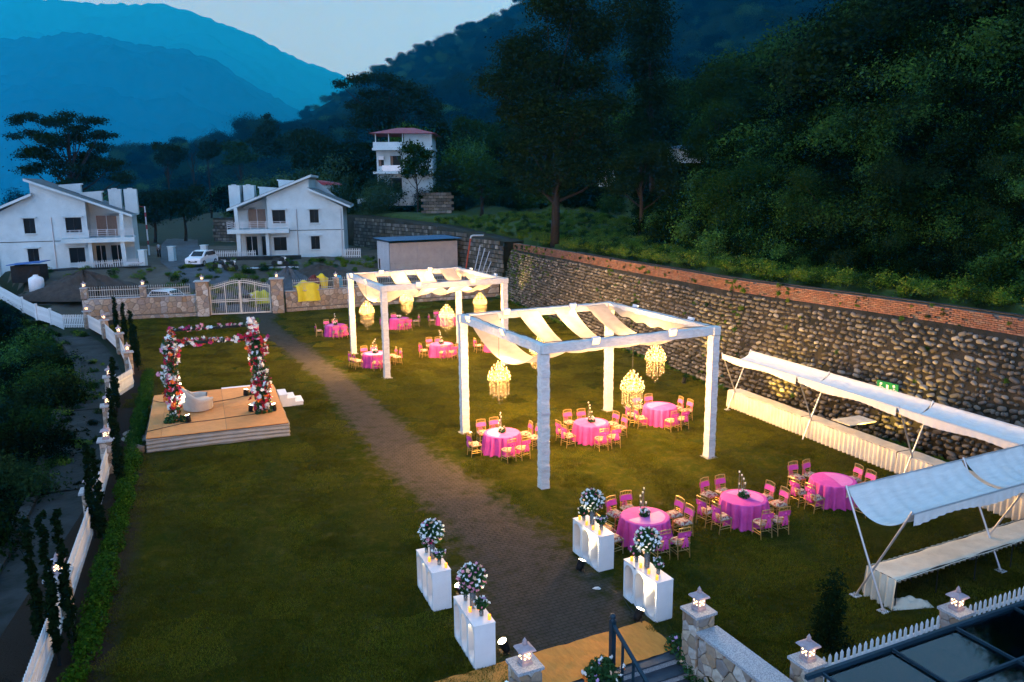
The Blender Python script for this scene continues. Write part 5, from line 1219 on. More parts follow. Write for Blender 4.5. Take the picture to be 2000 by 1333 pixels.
def make_ball(pinkish):
    t = thing('flower_ball_vase', 'x', 'flower arrangement', group='flower balls in tall glass vases')
    MB().lathe([(.055, 0), (.06, .02), (.06, .42), (.056, .42), (.054, .03), (.02, .025)], 14, cap=False).build('vase', m_water, t, True)
    obj('foliage', qmesh('foliage', leaves([(0, 0, .62, .25), (0, 0, .66, .2)], 1300, .085, up=.2, shell=.6), m_fgreen), t)
    spn = []
    for i in range(78):
        z = 1-2*(i+.5)/78; a = i*2.39996; r_ = math.sqrt(1-z*z); spn.append(((.27*r_*math.cos(a), .27*r_*math.sin(a), .64+.25*z), random.uniform(.034, .05)))
    flowers(t, spn, [('white', m_fwhite, 6 if not pinkish else 3), ('pink', m_fpink, .8 if not pinkish else 3), ('peach', m_fpeach, .5), ('magenta', m_fmag, .25 if not pinkish else .8)])
    return t
def make_posy():
    t = thing('posy_vase', 'x', 'flower arrangement', group='small vases of flowers')
    MB().lathe([(.045, 0), (.045, .19), (.04, .19), (.038, .01)], 12, cap=False).build('vase', m_water, t, True)
    tag(obj('foliage', qmesh('foliage', leaves([(0, 0, .27, .11), (.05, 0, .32, .09), (0, 0, .12, .035), (-.06, .03, .30, .08)], 420, .08), m_fgreen), t), kind='stuff')
    flowers(t, [((random.gauss(0, .075), random.gauss(0, .075), random.uniform(.25, .42)), .035) for _ in range(26)], [('white', m_fwhite, 3), ('lilac', m_fpurple, 2), ('pink', m_fpink, 2)])
    return t
def make_votive():
    t = thing('votive_candle', 'x', 'candle', group='amber glass votive candles')
    MB().lathe([(.030, 0), (.036, .01), (.036, .115), (.032, .115), (.030, .012)], 12, cap=False).build('glass', m_amber, t, True); MB().lathe([(.001, .05), (.012, .065), (.009, .085), (.001, .11)], 6).build('flame', m_flame, t, True)
    return t
b1, b2, po, vo = make_ball(False), make_ball(True), make_posy(), make_votive(); usd = {}
def put(o, label, i, x, y, z=1.033):
    p, a = CON[i][1], R(CON[i][2]); q = (p[0]+x*math.cos(a)-y*math.sin(a), p[1]+x*math.sin(a)+y*math.cos(a), z)
    if id(o) not in usd and o not in usd.values(): usd[o.name] = o; o.location = q; o['label'] = label; return o
    return dup(o, label, q, random.uniform(0, 6))
cn = ['far left console', 'near left console', 'far right console', 'near right console']
for i in range(4):
    put(b2 if i in (1,) else b1, 'flower ball in tall glass vase on the '+cn[i], i, .24, .74).scale = (1.15,)*3
    put(po, 'small vase of mixed flowers at the near end of the '+cn[i], i, .30, .36); put(po, 'small vase of mixed flowers behind the tall vase on the '+cn[i], i, .20, 1.12)
    for k, (x, y, wl_) in enumerate([(.40, .14, 'near right corner'), (.34, .62, 'right side middle'), (.12, .60, 'beside the tall vase')] if i < 2 else [(.10, .13, 'near left corner'), (.10, .46, 'left side middle'), (.10, .80, 'left of the tall vase'), (.11, 1.2, 'far end')]):
        put(vo, 'glowing amber votive candle, %s of the %s' % (wl_, cn[i]), i, x, y)
for o in [o for o in C.objects if o.name.startswith('votive_candle') and o.type == 'EMPTY']: lamp('candle_lamp', 'POINT', o, (0, 0, .16), .35, (1, .5, .15), .03)
azL, azR = math.atan2(.9, -.43), math.atan2(-.9, .43)
for lab, px, py, az, e in (('far left console', 899, 1163, azL, 150), ('near left console', 985, 1275, azL, 150), ('far right console', 1134, 1115, azR, 75), ('near right console', 1247, 1213, azR, 75)):
    par('black spotlight on the path beside the '+lab, A(px, py), az, 24, e, (1, .78, .42), 85)
t = thing('power_cable', 'thin black cable lying on the path between the right consoles', 'cable', A(1175, 1130)); q0 = A(1175, 1130); MB().tube([A(x, y)-q0+Vector((0, 0, .012)) for x, y in [(1150, 1112), (1175, 1130), (1190, 1150), (1215, 1165), (1230, 1190), (1250, 1208)]], .011, 5).build('cable', m_black, t)
t = thing('crumpled_wrapper', 'scrap of clear plastic on the entrance path', 'litter', A(1166, 1152, .0)); MB().ball((0, 0, .03), .08, 6, 4, sq=(1.2, .8, .4), jit=.35).build('wrapper', m_awn, t)
# ---------------------------------------------------------------- carpet, steps, newel and stone piers
m_jute = mat('mustard_carpet', (.68, .25, .045), .95, (.57, .20, .036), 3, bump=.5, bs=5, stretch=(3, 1, 1))
t = thing('mustard_carpet', 'mustard coloured carpet spread at the foot of the path', 'carpet', (3.1, 17.15, 0), UA)
MB().grid(lambda a, c: (-7.2*a+.02*math.sin(c*9), -1.28*c+.008*math.sin(a*37), .022+.010*math.sin(a*90+4*math.sin(c*5))*math.sin(a*17+c*3)+.006*math.sin(c*14+a*40)), 120, 22).build('carpet', m_jute, t, True)
m_step = mat('wet_slate', (.05, .065, .085), .35, (.03, .04, .055), 4)
s7 = thing('garden_steps', 'dark stone steps going down from the carpet', 'steps', (2.27, 15.46, 0), UA)
for k in range(9):
    MB().box((-.15, -.16-.32*k, -.02-.17*k-.6), (3.5, .32, 1.16)).build('riser', m_granite, s7); MB().box((-.15, -.17-.32*k, -.02-.17*k-.005), (3.5, .36, .035)).build('tread', m_step, s7)
hr = thing('handrail', 'dark blue metal handrail with ball topped newel post', 'handrail', (2.10, 15.42, 0), UA)
b = MB(); b.box((0, 0, .52), (.11, .11, 1.06)); b.build('newel', m_darksteel, hr); MB().lathe([(.05, 1.04), (.075, 1.07), (.04, 1.09), (.07, 1.15), (.055, 1.20), (.01, 1.22)], 12).build('finial', m_darksteel, hr, True)
MB().beam((0, 0, .98), (.1, -3.0, .98-1.6), .075, .05).build('rail', m_darksteel, hr)
for k in range(1, 8): MB().box((.0125*k, -.38*k, .43-.2*k), (.045, .045, 1.0)).build('baluster', m_darksteel, hr)
def garland(label, pts, name='flower_garland'):
    t = thing(name, label, 'flower arrangement', pts[0]); c = [(*(Vector(p)-Vector(pts[0])), r_) for p, r_ in zip(pts, [.22]*len(pts))]
    c = [(x+random.uniform(-.1, .1), y+random.uniform(-.1, .1), z+.14, .2) for x, y, z, _ in c for _k in range(3)]
    obj('foliage', qmesh('foliage', leaves(c, 1500, .11), m_fgreen), t)
    flowers(t, [(Vector(random.choice(c)[:3])+Vector((random.gauss(0, .14), random.gauss(0, .14), random.uniform(.02, .2))), random.uniform(.04, .07)) for _ in range(34)], [('white', m_fwhite, 3), ('orange', m_forange, 3), ('lilac', m_fpurple, 2), ('peach', m_fpeach, 1.5)])
gp0 = Vector((3.60, 16.0, 0)); garland('green garland with orange and white flowers at the right of the steps', [gp0+Vector((.02+.13*k, -.27*k, -.14*k-.02)) for k in range(9)])
garland('bush of orange and white flowers at the newel post foot', [Vector((1.85, 15.20, -.02)), Vector((1.72, 15.02, -.12)), Vector((2.0, 15.0, -.15))], 'flower_bush'); garland('dark green plant in front of the left stone pier', [Vector((.12, 13.15, .65)), Vector((.25, 13.05, .5))], 'leafy_plant')
PG = 'granite capped stone piers by the steps'
for lab, p, s in (('granite capped stone pier right of the steps', (3.98, 15.61), .56), ('granite capped stone pier left of the steps', (.19, 13.71), .56), ('granite capped stone pier at the left end of the right picket fence', (5.64, 13.74), .52), ('granite capped stone pier inside the right picket fence', (9.49, 15.51), .52)):
    t = pillar(lab, (p[0], p[1], -1.2 if s == .56 else 0), UA, s-.08, 2.34 if s == .56 else 1.14, cell=.24, group=PG, cap=s); o = lantern('lit pink sandstone lantern on the '+lab.replace('granite capped ', '').replace('at the left end of', 'left of'), (p[0], p[1], 1.20), UA); lantern_lamp(o, 2.5)
pw = thing('granite_parapet', 'stone parapet with broad granite coping running from the right pier', 'wall', (4.02, 15.33, 0), UA)
MB().box((.12, -1.75, -.75), (.40, 3.5, 3.1)).build('core', m_mortar2, pw); MB().box((.12, -1.75, .83), (.56, 3.56, .06)).build('coping', m_granite, pw)
faced(pw, 3.5, 2.0, .27, (-.09, 0, -1.2), -math.pi/2, .04)
# picket fence on the right
fence('white picket fence panel between the two right piers', (5.80, 13.92), (9.42, 15.66), sp=.165, gap=.16); fence('white picket fence panel right of the second pier', (9.55, 15.72), (14.4, 17.95), sp=.165, gap=.25)
# glass roof on dark steel in the bottom right corner
def glassmat():
    m = bpy.data.materials.new('roof_glass'); m.use_nodes = True; n = m.node_tree.nodes; l = m.node_tree.links; n.clear()
    tr = n.new('ShaderNodeBsdfTransparent'); tr.inputs[0].default_value = (.86, .93, .96, 1); gl_ = n.new('ShaderNodeBsdfGlossy'); gl_.inputs['Roughness'].default_value = .03; gl_.inputs[0].default_value = (.8, .9, 1, 1)
    fr = n.new('ShaderNodeFresnel'); fr.inputs[0].default_value = 1.7; mxs = n.new('ShaderNodeMixShader'); o = n.new('ShaderNodeOutputMaterial')
    l.new(fr.outputs[0], mxs.inputs[0]); l.new(tr.outputs[0], mxs.inputs[1]); l.new(gl_.outputs[0], mxs.inputs[2]); l.new(mxs.outputs[0], o.inputs[0]); return m
m_rglass = glassmat()
g0_, g1_ = A(1604, 1312, 3.08), A(2000, 1176, 3.08)
gr = thing('glass_roof', 'glass roof panels on dark blue steel beams at the bottom right', 'roof', (g0_.x, g0_.y, 3.0), math.atan2(g1_.y-g0_.y, g1_.x-g0_.x))
for i in range(7):
    for j in range(3): MB().box((.72+1.45*i, -.52-1.04*j, .03), (1.43, 1.02, .012)).build('glass_pane', m_rglass, gr)
for j in range(4): MB().box((4.9, -1.04*j, .065), (10.4, .035 if j else .055, .05 if j else .07)).build('beam', m_darksteel, gr)
for i in range(8): MB().box((1.45*i, -1.56, .06), (.03, 3.05, .045)).build('rafter', m_darksteel, gr)
for x in (.3, 5.1, 9.9): MB().box((x, -.1, -2.75), (.10, .10, 5.3)).build('post', m_darksteel, gr)
tag(MB().box((8, 9, -2.45), (30, 16, .08)).build('courtyard', m_step), kind='structure')
# ---------------------------------------------------------------- white villas beyond the gate
def hole_wall(b, x0, x1, z0, z1, holes, y, dep, mi=0):
    """wall face with real openings; holes (xa,xb,za,zb); reveals run to y+dep"""
    xs_ = sorted({x0, x1, *[h[0] for h in holes], *[h[1] for h in holes]}); zs = sorted({z0, z1, *[h[2] for h in holes], *[h[3] for h in holes]})
    for xa, xb in zip(xs_[:-1], xs_[1:]):
        for za, zb in zip(zs[:-1], zs[1:]):
            cx, cz = (xa+xb)/2, (za+zb)/2
            if not any(h[0] < cx < h[1] and h[2] < cz < h[3] for h in holes): b.add([(xa, y, za), (xb, y, za), (xb, y, zb), (xa, y, zb)], [(0, 1, 2, 3)], mi)
    for xa, xb, za, zb in holes:
        for q in (((xa, za), (xb, za)), ((xb, za), (xb, zb)), ((xb, zb), (xa, zb)), ((xa, zb), (xa, za))):
            (p, r_), (s, t_) = q; b.add([(p, y, r_), (s, y, t_), (s, y+dep, t_), (p, y+dep, r_)], [(0, 1, 2, 3)], mi)
m_curtain = mat('curtain', (.30, .22, .17), .9, (.22, .16, .13), 5, stretch=(6, 1, .4))
def villa(label, loc, ang, mir, zb):
    t = thing('white_villa', label, 'house', (loc[0], loc[1], zb), ang, 'white villas beyond the gate')
    S = -1 if mir else 1
    def fx(b): b.v = [(S*v[0], v[1], v[2]) for v in b.v]; return b
    holes = [(.50, 1.90, 3.75, 5.22), (4.52, 5.48, 3.78, 5.22), (.48, 1.86, .78, 2.26), (4.5, 5.45, .85, 2.30)]
    b = MB(); hole_wall(b, 0, 8.15, -.6, 5.5, holes, 0, .25)
    b.add([(0, 0, 5.5), (4.6, 0, 5.5), (8.15, 0, 5.5), (4.6, 0, 7.35), (4.6, 0, 8.62), (0, 0, 6.72)], [(0, 1, 4, 5), (1, 2, 3)])
    b.add([(8.15, 0, -.6), (8.15, 9, -.6), (8.15, 9, 5.5), (8.15, 0, 5.5)], [(0, 1, 2, 3)]); b.add([(0, 0, -.6), (0, 2.4, -.6), (0, 2.4, 6.7), (0, 0, 6.7)], [(0, 1, 2, 3)])
    b.add([(4.6, 0, 7.2), (4.6, 9, 7.2), (4.6, 9, 8.6), (4.6, 0, 8.6)], [(0, 1, 2, 3)])
    h2 = [(-2.5, -.5, 3.2, 5.3), (-2.9, -1.6, .1, 2.25), (-1.2, -.2, .1, 2.25)]
    hole_wall(b, -3.9, 0, -.6, 5.5, h2, 2.4, .2); b.add([(-3.9, 2.4, 5.5), (0, 2.4, 5.5), (0, 2.4, 6.72), (-3.9, 2.4, 5.1)], [(0, 1, 2, 3)])
    b.add([(-3.9, 2.4, -.6), (-3.9, 9, -.6), (-3.9, 9, 5.1), (-3.9, 2.4, 5.1)], [(0, 1, 2, 3)]); b.add([(-3.9, 9, -.6), (8.15, 9, -.6), (8.15, 9, 5.5), (4.6, 9, 8.6), (-3.9, 9, 5.1)], [(0, 1, 2, 3, 4)])
    fx(b).build('wall', m_villa, t)
    for xa, xb, za, zb_ in holes+[(a, c, d, e) for a, c, d, e in h2]:
        yy = .2 if (xa, xb, za, zb_) in holes else 2.58
        wn = fx(MB().box(((xa+xb)/2, yy, (za+zb_)/2), (xb-xa, .04, zb_-za))).build('window', m_glass_dark if yy < 1 else (m_curtain if za > 3 else m_glass_dark), t)
        for k in range(3):
            x = xa+.03+(xb-xa-.06)*k/2; fx(MB().box((x, yy-.045, (za+zb_)/2), (.05, .05, zb_-za))).build('frame', m_white if yy > 1 else m_black, wn)
        if yy < 1:
            fx(MB().box(((xa+xb)/2, -.22, zb_+.10), (xb-xa+.4, .44, .08))).build('sun_shade', m_villa, t); fx(MB().box(((xa+xb)/2, -.06, za-.05), (xb-xa+.16, .14, .07))).build('sill', m_villa, wn)
    # roofs
    def roof(x0, z0, x1, z1, nm):
        th = .24; b = MB(); Vv = []
        for y in (-.75, 9.7): Vv += [(x0, y, z0), (x1, y, z1), (x1, y, z1-th), (x0, y, z0-th)]
        b.add(Vv, [(0, 1, 2, 3), (7, 6, 5, 4), (1, 5, 6, 2), (3, 2, 6, 7), (0, 3, 7, 4)], 0); b.add([(v[0], v[1]*1+(.12 if v[1] < 0 else -.05), v[2]+.035) for v in (Vv[0], Vv[1], Vv[5], Vv[4])], [(0, 1, 2, 3)], 1); fx(b).build(nm, [m_villa, m_slate], t)
    roof(-4.15, 5.42, 4.95, 9.02, 'roof'); roof(4.45, 7.62, 9.0, 5.62, 'lower_roof')
    # balcony with rail and slanted piers
    b = MB(); b.box((-.95, .65, 2.98), (6.5, 3.5, .44)); bal = fx(b).build('balcony', m_villa, t)
    rl = MB()
    for z in (3.45, 3.65, 3.85, 4.02): rl.beam((-4.15, -1.05, z), (2.25, -1.05, z), .03, .03); rl.beam((-4.15, -1.05, z), (-4.15, 2.3, z), .03, .03)
    for x in np.arange(-4.15, 2.3, .8): rl.box((x, -1.05, 3.6), (.04, .04, .85))
    fx(rl).build('railing', m_steel, bal)
    fx(MB().beam((-3.15, -.75, -.6), (-3.05, -.75, 2.76), .40, .36)).build('pier', m_villa, t); fx(MB().beam((-3.1, -.75, 3.2), (-3.2, -.75, 5.55), .36, .32)).build('pier', m_villa, t); fx(MB().beam((-.1, -.5, -.6), (-.1, -.5, 2.76), .34, .32)).build('pier', m_villa, t)
    for x, y in ((-4.1, 3.2), (-2.6, 3.6)): fx(MB().box((x+.2, y+.8, 6.7), (1.2, 1.5, 2.5)).box((x+.2, y+.05, 8.0), (.5, .1, .1))).build('roof_shaft', m_villa, t)
    for x in (-1.2, .8):
        z = 5.42+(x+4.15)*.3956+.1; b = MB(); b.prismy([(x, z), (x+2.0, z+.79), (x+2.0, z+.95), (x-.15, z+1.1), (x-.15, z+.95), (x, z+.92)], 4.2+.6*x, 5.3+.6*x); fx(b).build('dormer', m_villa, t)
    for x in (3.1, 7.9): fx(MB().tube([(x, -.06, -.5), (x, -.06, 5.3)], .05, 6)).build('drain_pipe', m_steel, t)
    fx(MB().box((4.1, -.015, 2.98), (8.1, .03, .06))).build('floor_band', m_conc, t)
    fx(MB().box((-1.0, -1.9, .1), (9, .9, .5))).build('plinth', m_conc, t)
    return t
H1A = math.atan2(.36, .93); h1 = Vector((-49.55, 76.41, 0))+Vector((.933, .36, 0))*7.97
villa('white two storey villa on the left with dark square windows', (h1.x, h1.y), H1A, True, 2.35)
h2d = Vector((.988, -.155, 0)); h2 = Vector((-27.24, 88.02, 0))+h2d*.46
villa('white two storey villa right of the road', (h2.x, h2.y), R(9), False, 2.65)
fence('white picket fence in front of the right villa', (-33.0, 86.2), (-27.6, 86.2), 2.6, 2.6, sp=.2, group='villa fences'); fence('white picket fence right of the right villa', (-18.7, 86.4), (-16.2, 86.2), 2.7, 2.7, sp=.2, group='villa fences'); fence('white picket fence in front of the left villa', (-42.8, 77.6), (-37.3, 79.9), 2.3, 2.4, sp=.2, group='villa fences')
for lab, p in (('white square fence post left of the right villa', (-33.3, 86.0)), ('white square fence post beside the left villa', (-37.2, 79.9)), ('white square gate post at the roadside', (-36.2, 84.5))):
    t = thing('fence_post', lab, 'post', (*p, 2.5)); MB().box((0, 0, .75), (.6, .6, 1.9)).build('shaft', m_villa, t); MB().box((0, 0, 1.74), (.72, .72, .08)).build('cap', m_villa, t)
# tower house on the terrace
tw = thing('tower_house', 'narrow three storey white house with red hip roof on the terrace', 'house', (-19, 112, 9.2), 0)
b = MB(); hole_wall(b, .5, 8.2, -1.5, 6.0, [(2.3, 3.9, .3, 2.3), (2.4, 3.9, 3.4, 5.3), (.75, 1.5, 3.9, 5.2), (.75, 1.5, .7, 2.2)], 0, .4)
b.add([(.5, 0, -1.5), (.5, 6, -1.5), (.5, 6, 6), (.5, 0, 6)], [(0, 1, 2, 3)]); b.add([(8.2, 0, -1.5), (8.2, 6, -1.5), (8.2, 6, 6), (8.2, 0, 6)], [(0, 1, 2, 3)]); b.box((6.3, 3, 7.2), (3.8, 6, 2.2)); b.build('wall', m_villa, tw)
for xa, xb, za, zb_ in ((2.3, 3.9, .3, 2.3), (2.4, 3.9, 3.4, 5.3), (.75, 1.5, 3.9, 5.2), (.75, 1.5, .7, 2.2)):
    w_ = MB().box(((xa+xb)/2, .38, (za+zb_)/2), (xb-xa, .04, zb_-za)).build('window', m_glass_dark, tw); MB().box((xa+.15, .33, (za+zb_)/2), (.3, .04, zb_-za)).build('shutter', m_curtain, w_)
for z, d in ((3.0, 1.0), (6.15, 1.2)): MB().box((4.3, 2.6-d/2, z), (8.2, 6+d, .3)).build('floor_slab', m_villa, tw)
MB().box((2.4, -.9, 6.65), (4.3, .15, .9)).build('parapet', m_villa, tw); MB().box((2.6, -.5, 3.6), (2.6, .08, .8)).build('balcony_rail', m_steel, tw)
for x in (.6, 2.4, 4.3): MB().box((x, -.8, 7.55), (.12, .12, 1.5)).build('post', m_villa, tw)
b = MB(); b.add([(-.2, -1.6, 8.25), (9.0, -1.6, 8.15), (9.0, 7, 8.15), (-.2, 7, 8.25), (3.2, 2.6, 9.2), (5.4, 2.6, 9.2)], [(0, 1, 5, 4), (1, 2, 5), (2, 3, 4, 5), (3, 0, 4), (3, 2, 1, 0)]); b.build('roof', m_red, tw)
MB().box((1.2, -.35, 5.0), (.7, .3, .5)).build('air_conditioner', m_white, tw)
# shed
sd = thing('metal_shed', 'grey sheet clad shed with blue mono pitch roof', 'shed', (-11.85, 77.08, 1.0), math.atan2(.48, .88)); m_sheet = mat('grey_sheet', (.42, .38, .36), .6, (.34, .31, .30), 1.2); m_sheet2 = mat('pale_sheet', (.52, .52, .54), .6, (.44, .44, .46), 1.5); m_blue = mat('blue_roof_sheet', (.03, .10, .20), .45, (.04, .13, .24), 3)
MB().box((3.63, 1.75, 1.9), (7.2, 3.5, 4.0)).build('frame', m_black, sd)
for i in range(5):
    for j in range(2): MB().box((.73+1.45*i, -.02, .9+1.98*j), (1.44, .05, 1.97)).build('wall_panel', m_sheet, sd)
for i in range(3):
    hol = [(0.25, .8, 1.15, 2.2)] if i == 2 else []; b = MB(); hole_wall(b, 0, 1.15, -.1, 3.95, hol, 0, .06); o = b.build('side_panel', m_sheet2, sd, False, (-.03, .03+1.16*i, 0), math.pi/2); o.location = (-.03, 1.16*i, 0)
for i in range(22):
    x = -.3+.36*i; MB().beam((x+.18, -.5, 4.12), (x+.18, 4.0, 4.22), .35, .03 if i % 2 else .05).build('roof_sheet', m_blue, sd)
# road
m_road = mat('grey_road', (.085, .09, .10), .9, (.055, .058, .065), .9, bump=.3, bs=9); b = MB(); rp = [(-22.4, 65.2, 4.4), (-25.5, 70, 6), (-29.5, 75, 6.5), (-33.5, 82, 6.5), (-38, 92, 6.2), (-43.5, 104, 5.5), (-48, 116, 5)]
for k, ((x0, y0, w0), (x1, y1, w1)) in enumerate(zip(rp[:-1], rp[1:])):
    d = Vector((x1-x0, y1-y0, 0)).normalized(); 
    b.grid(lambda a, c: (lambda x, y: (x, y, terr1(x, y)+.06))(lerp(x0, x1, a)+lerp(w0, w1, a)*(c-.5), lerp(y0, y1, a)-lerp(w0, w1, a)*(c-.5)*.25), 10, 8)
tag(b.build('road', m_road, None, True), kind='structure')
# cars
m_carw = mat('white_car_paint', (.70, .72, .75), .25, coat=.5); m_carg = mat('car_glass', (.01, .013, .016), .06); m_tyre = mat('tyre', (.015, .015, .015), .85); m_head = mat('headlight', (.75, .75, .75), .15)
def car(label, loc, rz):
    t = thing('parked_car', label, 'car', loc, rz, 'parked cars'); W = .82
    pr = [(-1.75, .30), (-1.78, .62), (-1.72, .82), (-1.0, .98), (-.45, 1.42), (.2, 1.52), (1.15, 1.48), (1.62, 1.02), (1.72, .7), (1.70, .30)]
    b = MB(); n = len(pr); Vv = []
    for x, k in ((-1, 0), (-.93, 1), (.93, 1), (1, 0)):
        Vv += [(x*W*(1 if z < 1.0 else .86), y, (z if k else min(z, .98 if z > 1 else z)*.985)) for y, z in pr]
    F = [(s*n+i, s*n+(i+1) % n, (s+1)*n+(i+1) % n, (s+1)*n+i) for s in range(3) for i in range(n)]+[tuple(range(n)), tuple(range(3*n, 4*n))]
    b.add(Vv, F).build('body', m_carw, t, False)
    MB().add([(-.60, -1.02, .99), (.60, -1.02, .99), (.56, -.46, 1.42), (-.56, -.46, 1.42)], [(0, 1, 2, 3)]).build('windscreen', m_carg, t).location = (0, -.02, .02)
    MB().add([(-.58, 1.65, 1.02), (.58, 1.65, 1.02), (.55, 1.2, 1.46), (-.55, 1.2, 1.46)], [(0, 1, 2, 3)]).build('rear_window', m_carg, t).location = (0, .02, .02)
    for s in (-1, 1):
        MB().add([(s*.79, -.85, 1.0), (s*.79, 1.4, 1.02), (s*.735, 1.1, 1.42), (s*.735, -.42, 1.38)], [(0, 1, 2, 3)]).build('side_window', m_carg, t)
        MB().ball((s*.56, -1.70, .72), .16, 8, 5, sq=(1, .4, .6)).build('headlight', m_head, t, True); MB().box((s*.90, -.55, 1.03), (.16, .10, .12)).build('mirror', m_carw, t)
        for y in (-1.1, 1.15):
            w_ = MB().tube([(s*.66, y, .30), (s*.86, y, .30)], .30, 14).build('wheel', m_tyre, t); MB().tube([(s*.862, y, .30), (s*.872, y, .30)], .18, 10).build('rim', m_steel, w_)
    MB().box((0, -1.765, .50), (.9, .05, .16)).build('grille', m_black, t); MB().box((0, -1.79, .56), (.45, .02, .09)).build('number_plate', m_white, t); MB().box((0, -1.74, .36), (1.5, .10, .14)).build('bumper', m_carw, t)
    return t
q = Vector((-31.3, 80.0, 0)); car('white hatchback parked on the road facing the gate', (q.x, q.y, terr1(q.x, q.y)+.07), R(-8))
q = Vector((-29.2, 66.8, 0)); car('white car parked behind the left gate wall, seen through railings', (q.x, q.y, terr1(q.x, q.y)+.02), R(75))
m_bike = mat('dark_bike_paint', (.012, .014, .018), .35)
def bike(label, loc, rz):
    t = thing('motorcycle', label, 'motorcycle', loc, rz, 'motorcycles by the villa')
    for y in (-.65, .65):
        w_ = MB().lathe([(.24, -.05), (.30, -.05), (.31, 0), (.30, .05), (.24, .05)], 14).build('wheel', m_tyre, t); w_.rotation_euler = (0, math.pi/2, 0); w_.location = (0, y, .31)
        MB().lathe([(.04, -.03), (.04, .03)], 8).build('hub', m_steel, w_)
    MB().beam((0, -.45, .6), (0, .1, .62), .24, .24).ball((0, -.15, .80), .22, 8, 5, sq=(.7, 1.3, .6)).build('tank', m_bike, t); MB().beam((0, .1, .78), (0, .75, .84), .22, .10).build('seat', m_black, t)
    MB().tube([(0, -.65, .31), (0, -.5, .75), (0, -.42, 1.0)], .03, 6).tube([(-.33, -.36, 1.05), (0, -.44, 1.0), (.33, -.36, 1.05)], .018, 5).build('handlebar', m_steel, t); MB().ball((0, -.58, .88), .10, 8, 5).build('headlight', m_head, t, True); MB().box((0, 0, .42), (.26, .42, .30)).build('engine', m_steel, t); MB().tube([(.14, .05, .34), (.16, .75, .38)], .045, 7).build('exhaust', m_steel, t)
for lab, px, py, a in (('dark motorcycle parked nearest the white car', 432, 532, 70), ('dark motorcycle in the middle of the parked three', 452, 528, 60), ('dark motorcycle parked below the right villa window', 548, 524, 80), ('motorcycle behind the white gate', 478, 560, 85)):
    q = AY(px, py, 79 if px > 460 else 77) if px != 478 else AY(px, py, 68); bike(lab, (q.x, q.y, terr1(q.x, q.y)+.02), R(a))
# spoil heaps, tarpaulins, debris
def heap(name, label, cat, x, y, rx, ry, h, m, seed):
    r_ = random.Random(seed); ph = [r_.uniform(0, 6) for _ in range(4)]; t = thing(name, label, cat, (x, y, terr1(x, y)-.1))
    MB().grid(lambda a, c: (lambda an, rr: (rx*rr*math.cos(an), ry*rr*math.sin(an), h*(1-rr)**.8*(1+.25*math.sin(an*3+ph[0])*rr+.18*math.sin(an*7+ph[1]+rr*9))-.15*rr))(a*6.2832, c), 30, 10).build('heap', m, t, True); return t
m_dirt2 = mat('dark_spoil', (.040, .028, .022), .95, (.07, .05, .04), 2, bump=.8, bs=5); m_sand = mat('grey_aggregate', (.10, .10, .105), .95, (.07, .07, .075), 4, bump=.6, bs=9); m_yel = mat('yellow_tarpaulin', (.70, .55, .02), .5, (.60, .46, .02), 3, bump=.3, bs=8); m_btarp = mat('blue_tarpaulin', (.05, .35, .55), .5); m_mar = mat('maroon_cloth', (.10, .02, .02), .8)
heap('soil_heap', 'long dark soil heap between the left villa and the gate wall', 'soil heap', -37.5, 69, 6.5, 3.2, 1.9, m_dirt2, 1); heap('soil_heap', 'dark soil heap left of the shed', 'soil heap', -18.5, 76, 5.5, 3, 1.2, m_dirt2, 2); heap('gravel_heap', 'grey gravel heap behind the yellow tarpaulin', 'gravel heap', -20.6, 72.5, 3.2, 2.2, 1.9, m_sand, 3)
p, s = scatter(900, -52, -6, 66, 86, lambda P, d, b_: (d < -3) & (b_ > 1) & (wob(P, .5) > .35), lambda P, d: .2+.35*rng.random(len(P)), .3)
gn_scatter('building_plot_weeds', p, s, pr_weed, 'stuff', 'weeds on the rough ground between villas and gate wall', 'weeds', seed=14)
def tarp(label, q, sx, sy, h, rz, m, seed, nm='tarpaulin'):
    r_ = random.Random(seed); ph = [r_.uniform(0, 6) for _ in range(5)]; t = thing(nm, label, 'tarpaulin', q, rz)
    MB().grid(lambda a, c: ((a-.5)*sx*(1+.12*math.sin(c*7+ph[0])), (c-.5)*sy+.10*math.sin(a*9+ph[1]), h*math.sin(math.pi*min(1, max(0, c*1.0)))**.6*(1+.12*math.sin(a*8+ph[2])+.08*math.sin(a*17+c*5+ph[3]))*(.55+.45*math.sin(math.pi*a))-1.0*max(0, .30-c)*3.0), 26, 22).build('sheet', m, t, True)
gd = (gw[6]-gw[4]).normalized(); ga = math.atan2(gd.y, gd.x); q = gw[4]+gd*1.9; gn_ = Vector((-gd.y, gd.x, 0))
tarp('bright yellow tarpaulin thrown over the gate wall railing', (q.x+gn_.x*.25, q.y+gn_.y*.25, 1.75), 2.1, 1.2, .72, ga, m_yel, 5); tarp('yellow sheet heaped behind the railing beside the maroon cloth', (q.x+gd.x*1.3+gn_.x*.9, q.y+gd.y*1.3+gn_.y*.9, 2.2), 1.2, .9, .7, ga, m_yel, 6); tarp('maroon cloth between the two yellow sheets', (q.x+gd.x*.7+gn_.x*.8, q.y+gd.y*.7+gn_.y*.8, 2.3), 1.0, .7, .6, ga, m_mar, 7); tarp('pale blue sheet hanging behind the railing', (q.x+gd.x*2.9+gn_.x*.8, q.y+gd.y*2.9+gn_.y*.8, 2.15), .55, .5, .65, ga, m_btarp, 8)
q = AY(505, 540, 69); tarp('yellow sheet over building materials behind the gate', (q.x, q.y, terr1(q.x, q.y)+.3), 1.6, 1.4, .8, .4, m_yel, 9)
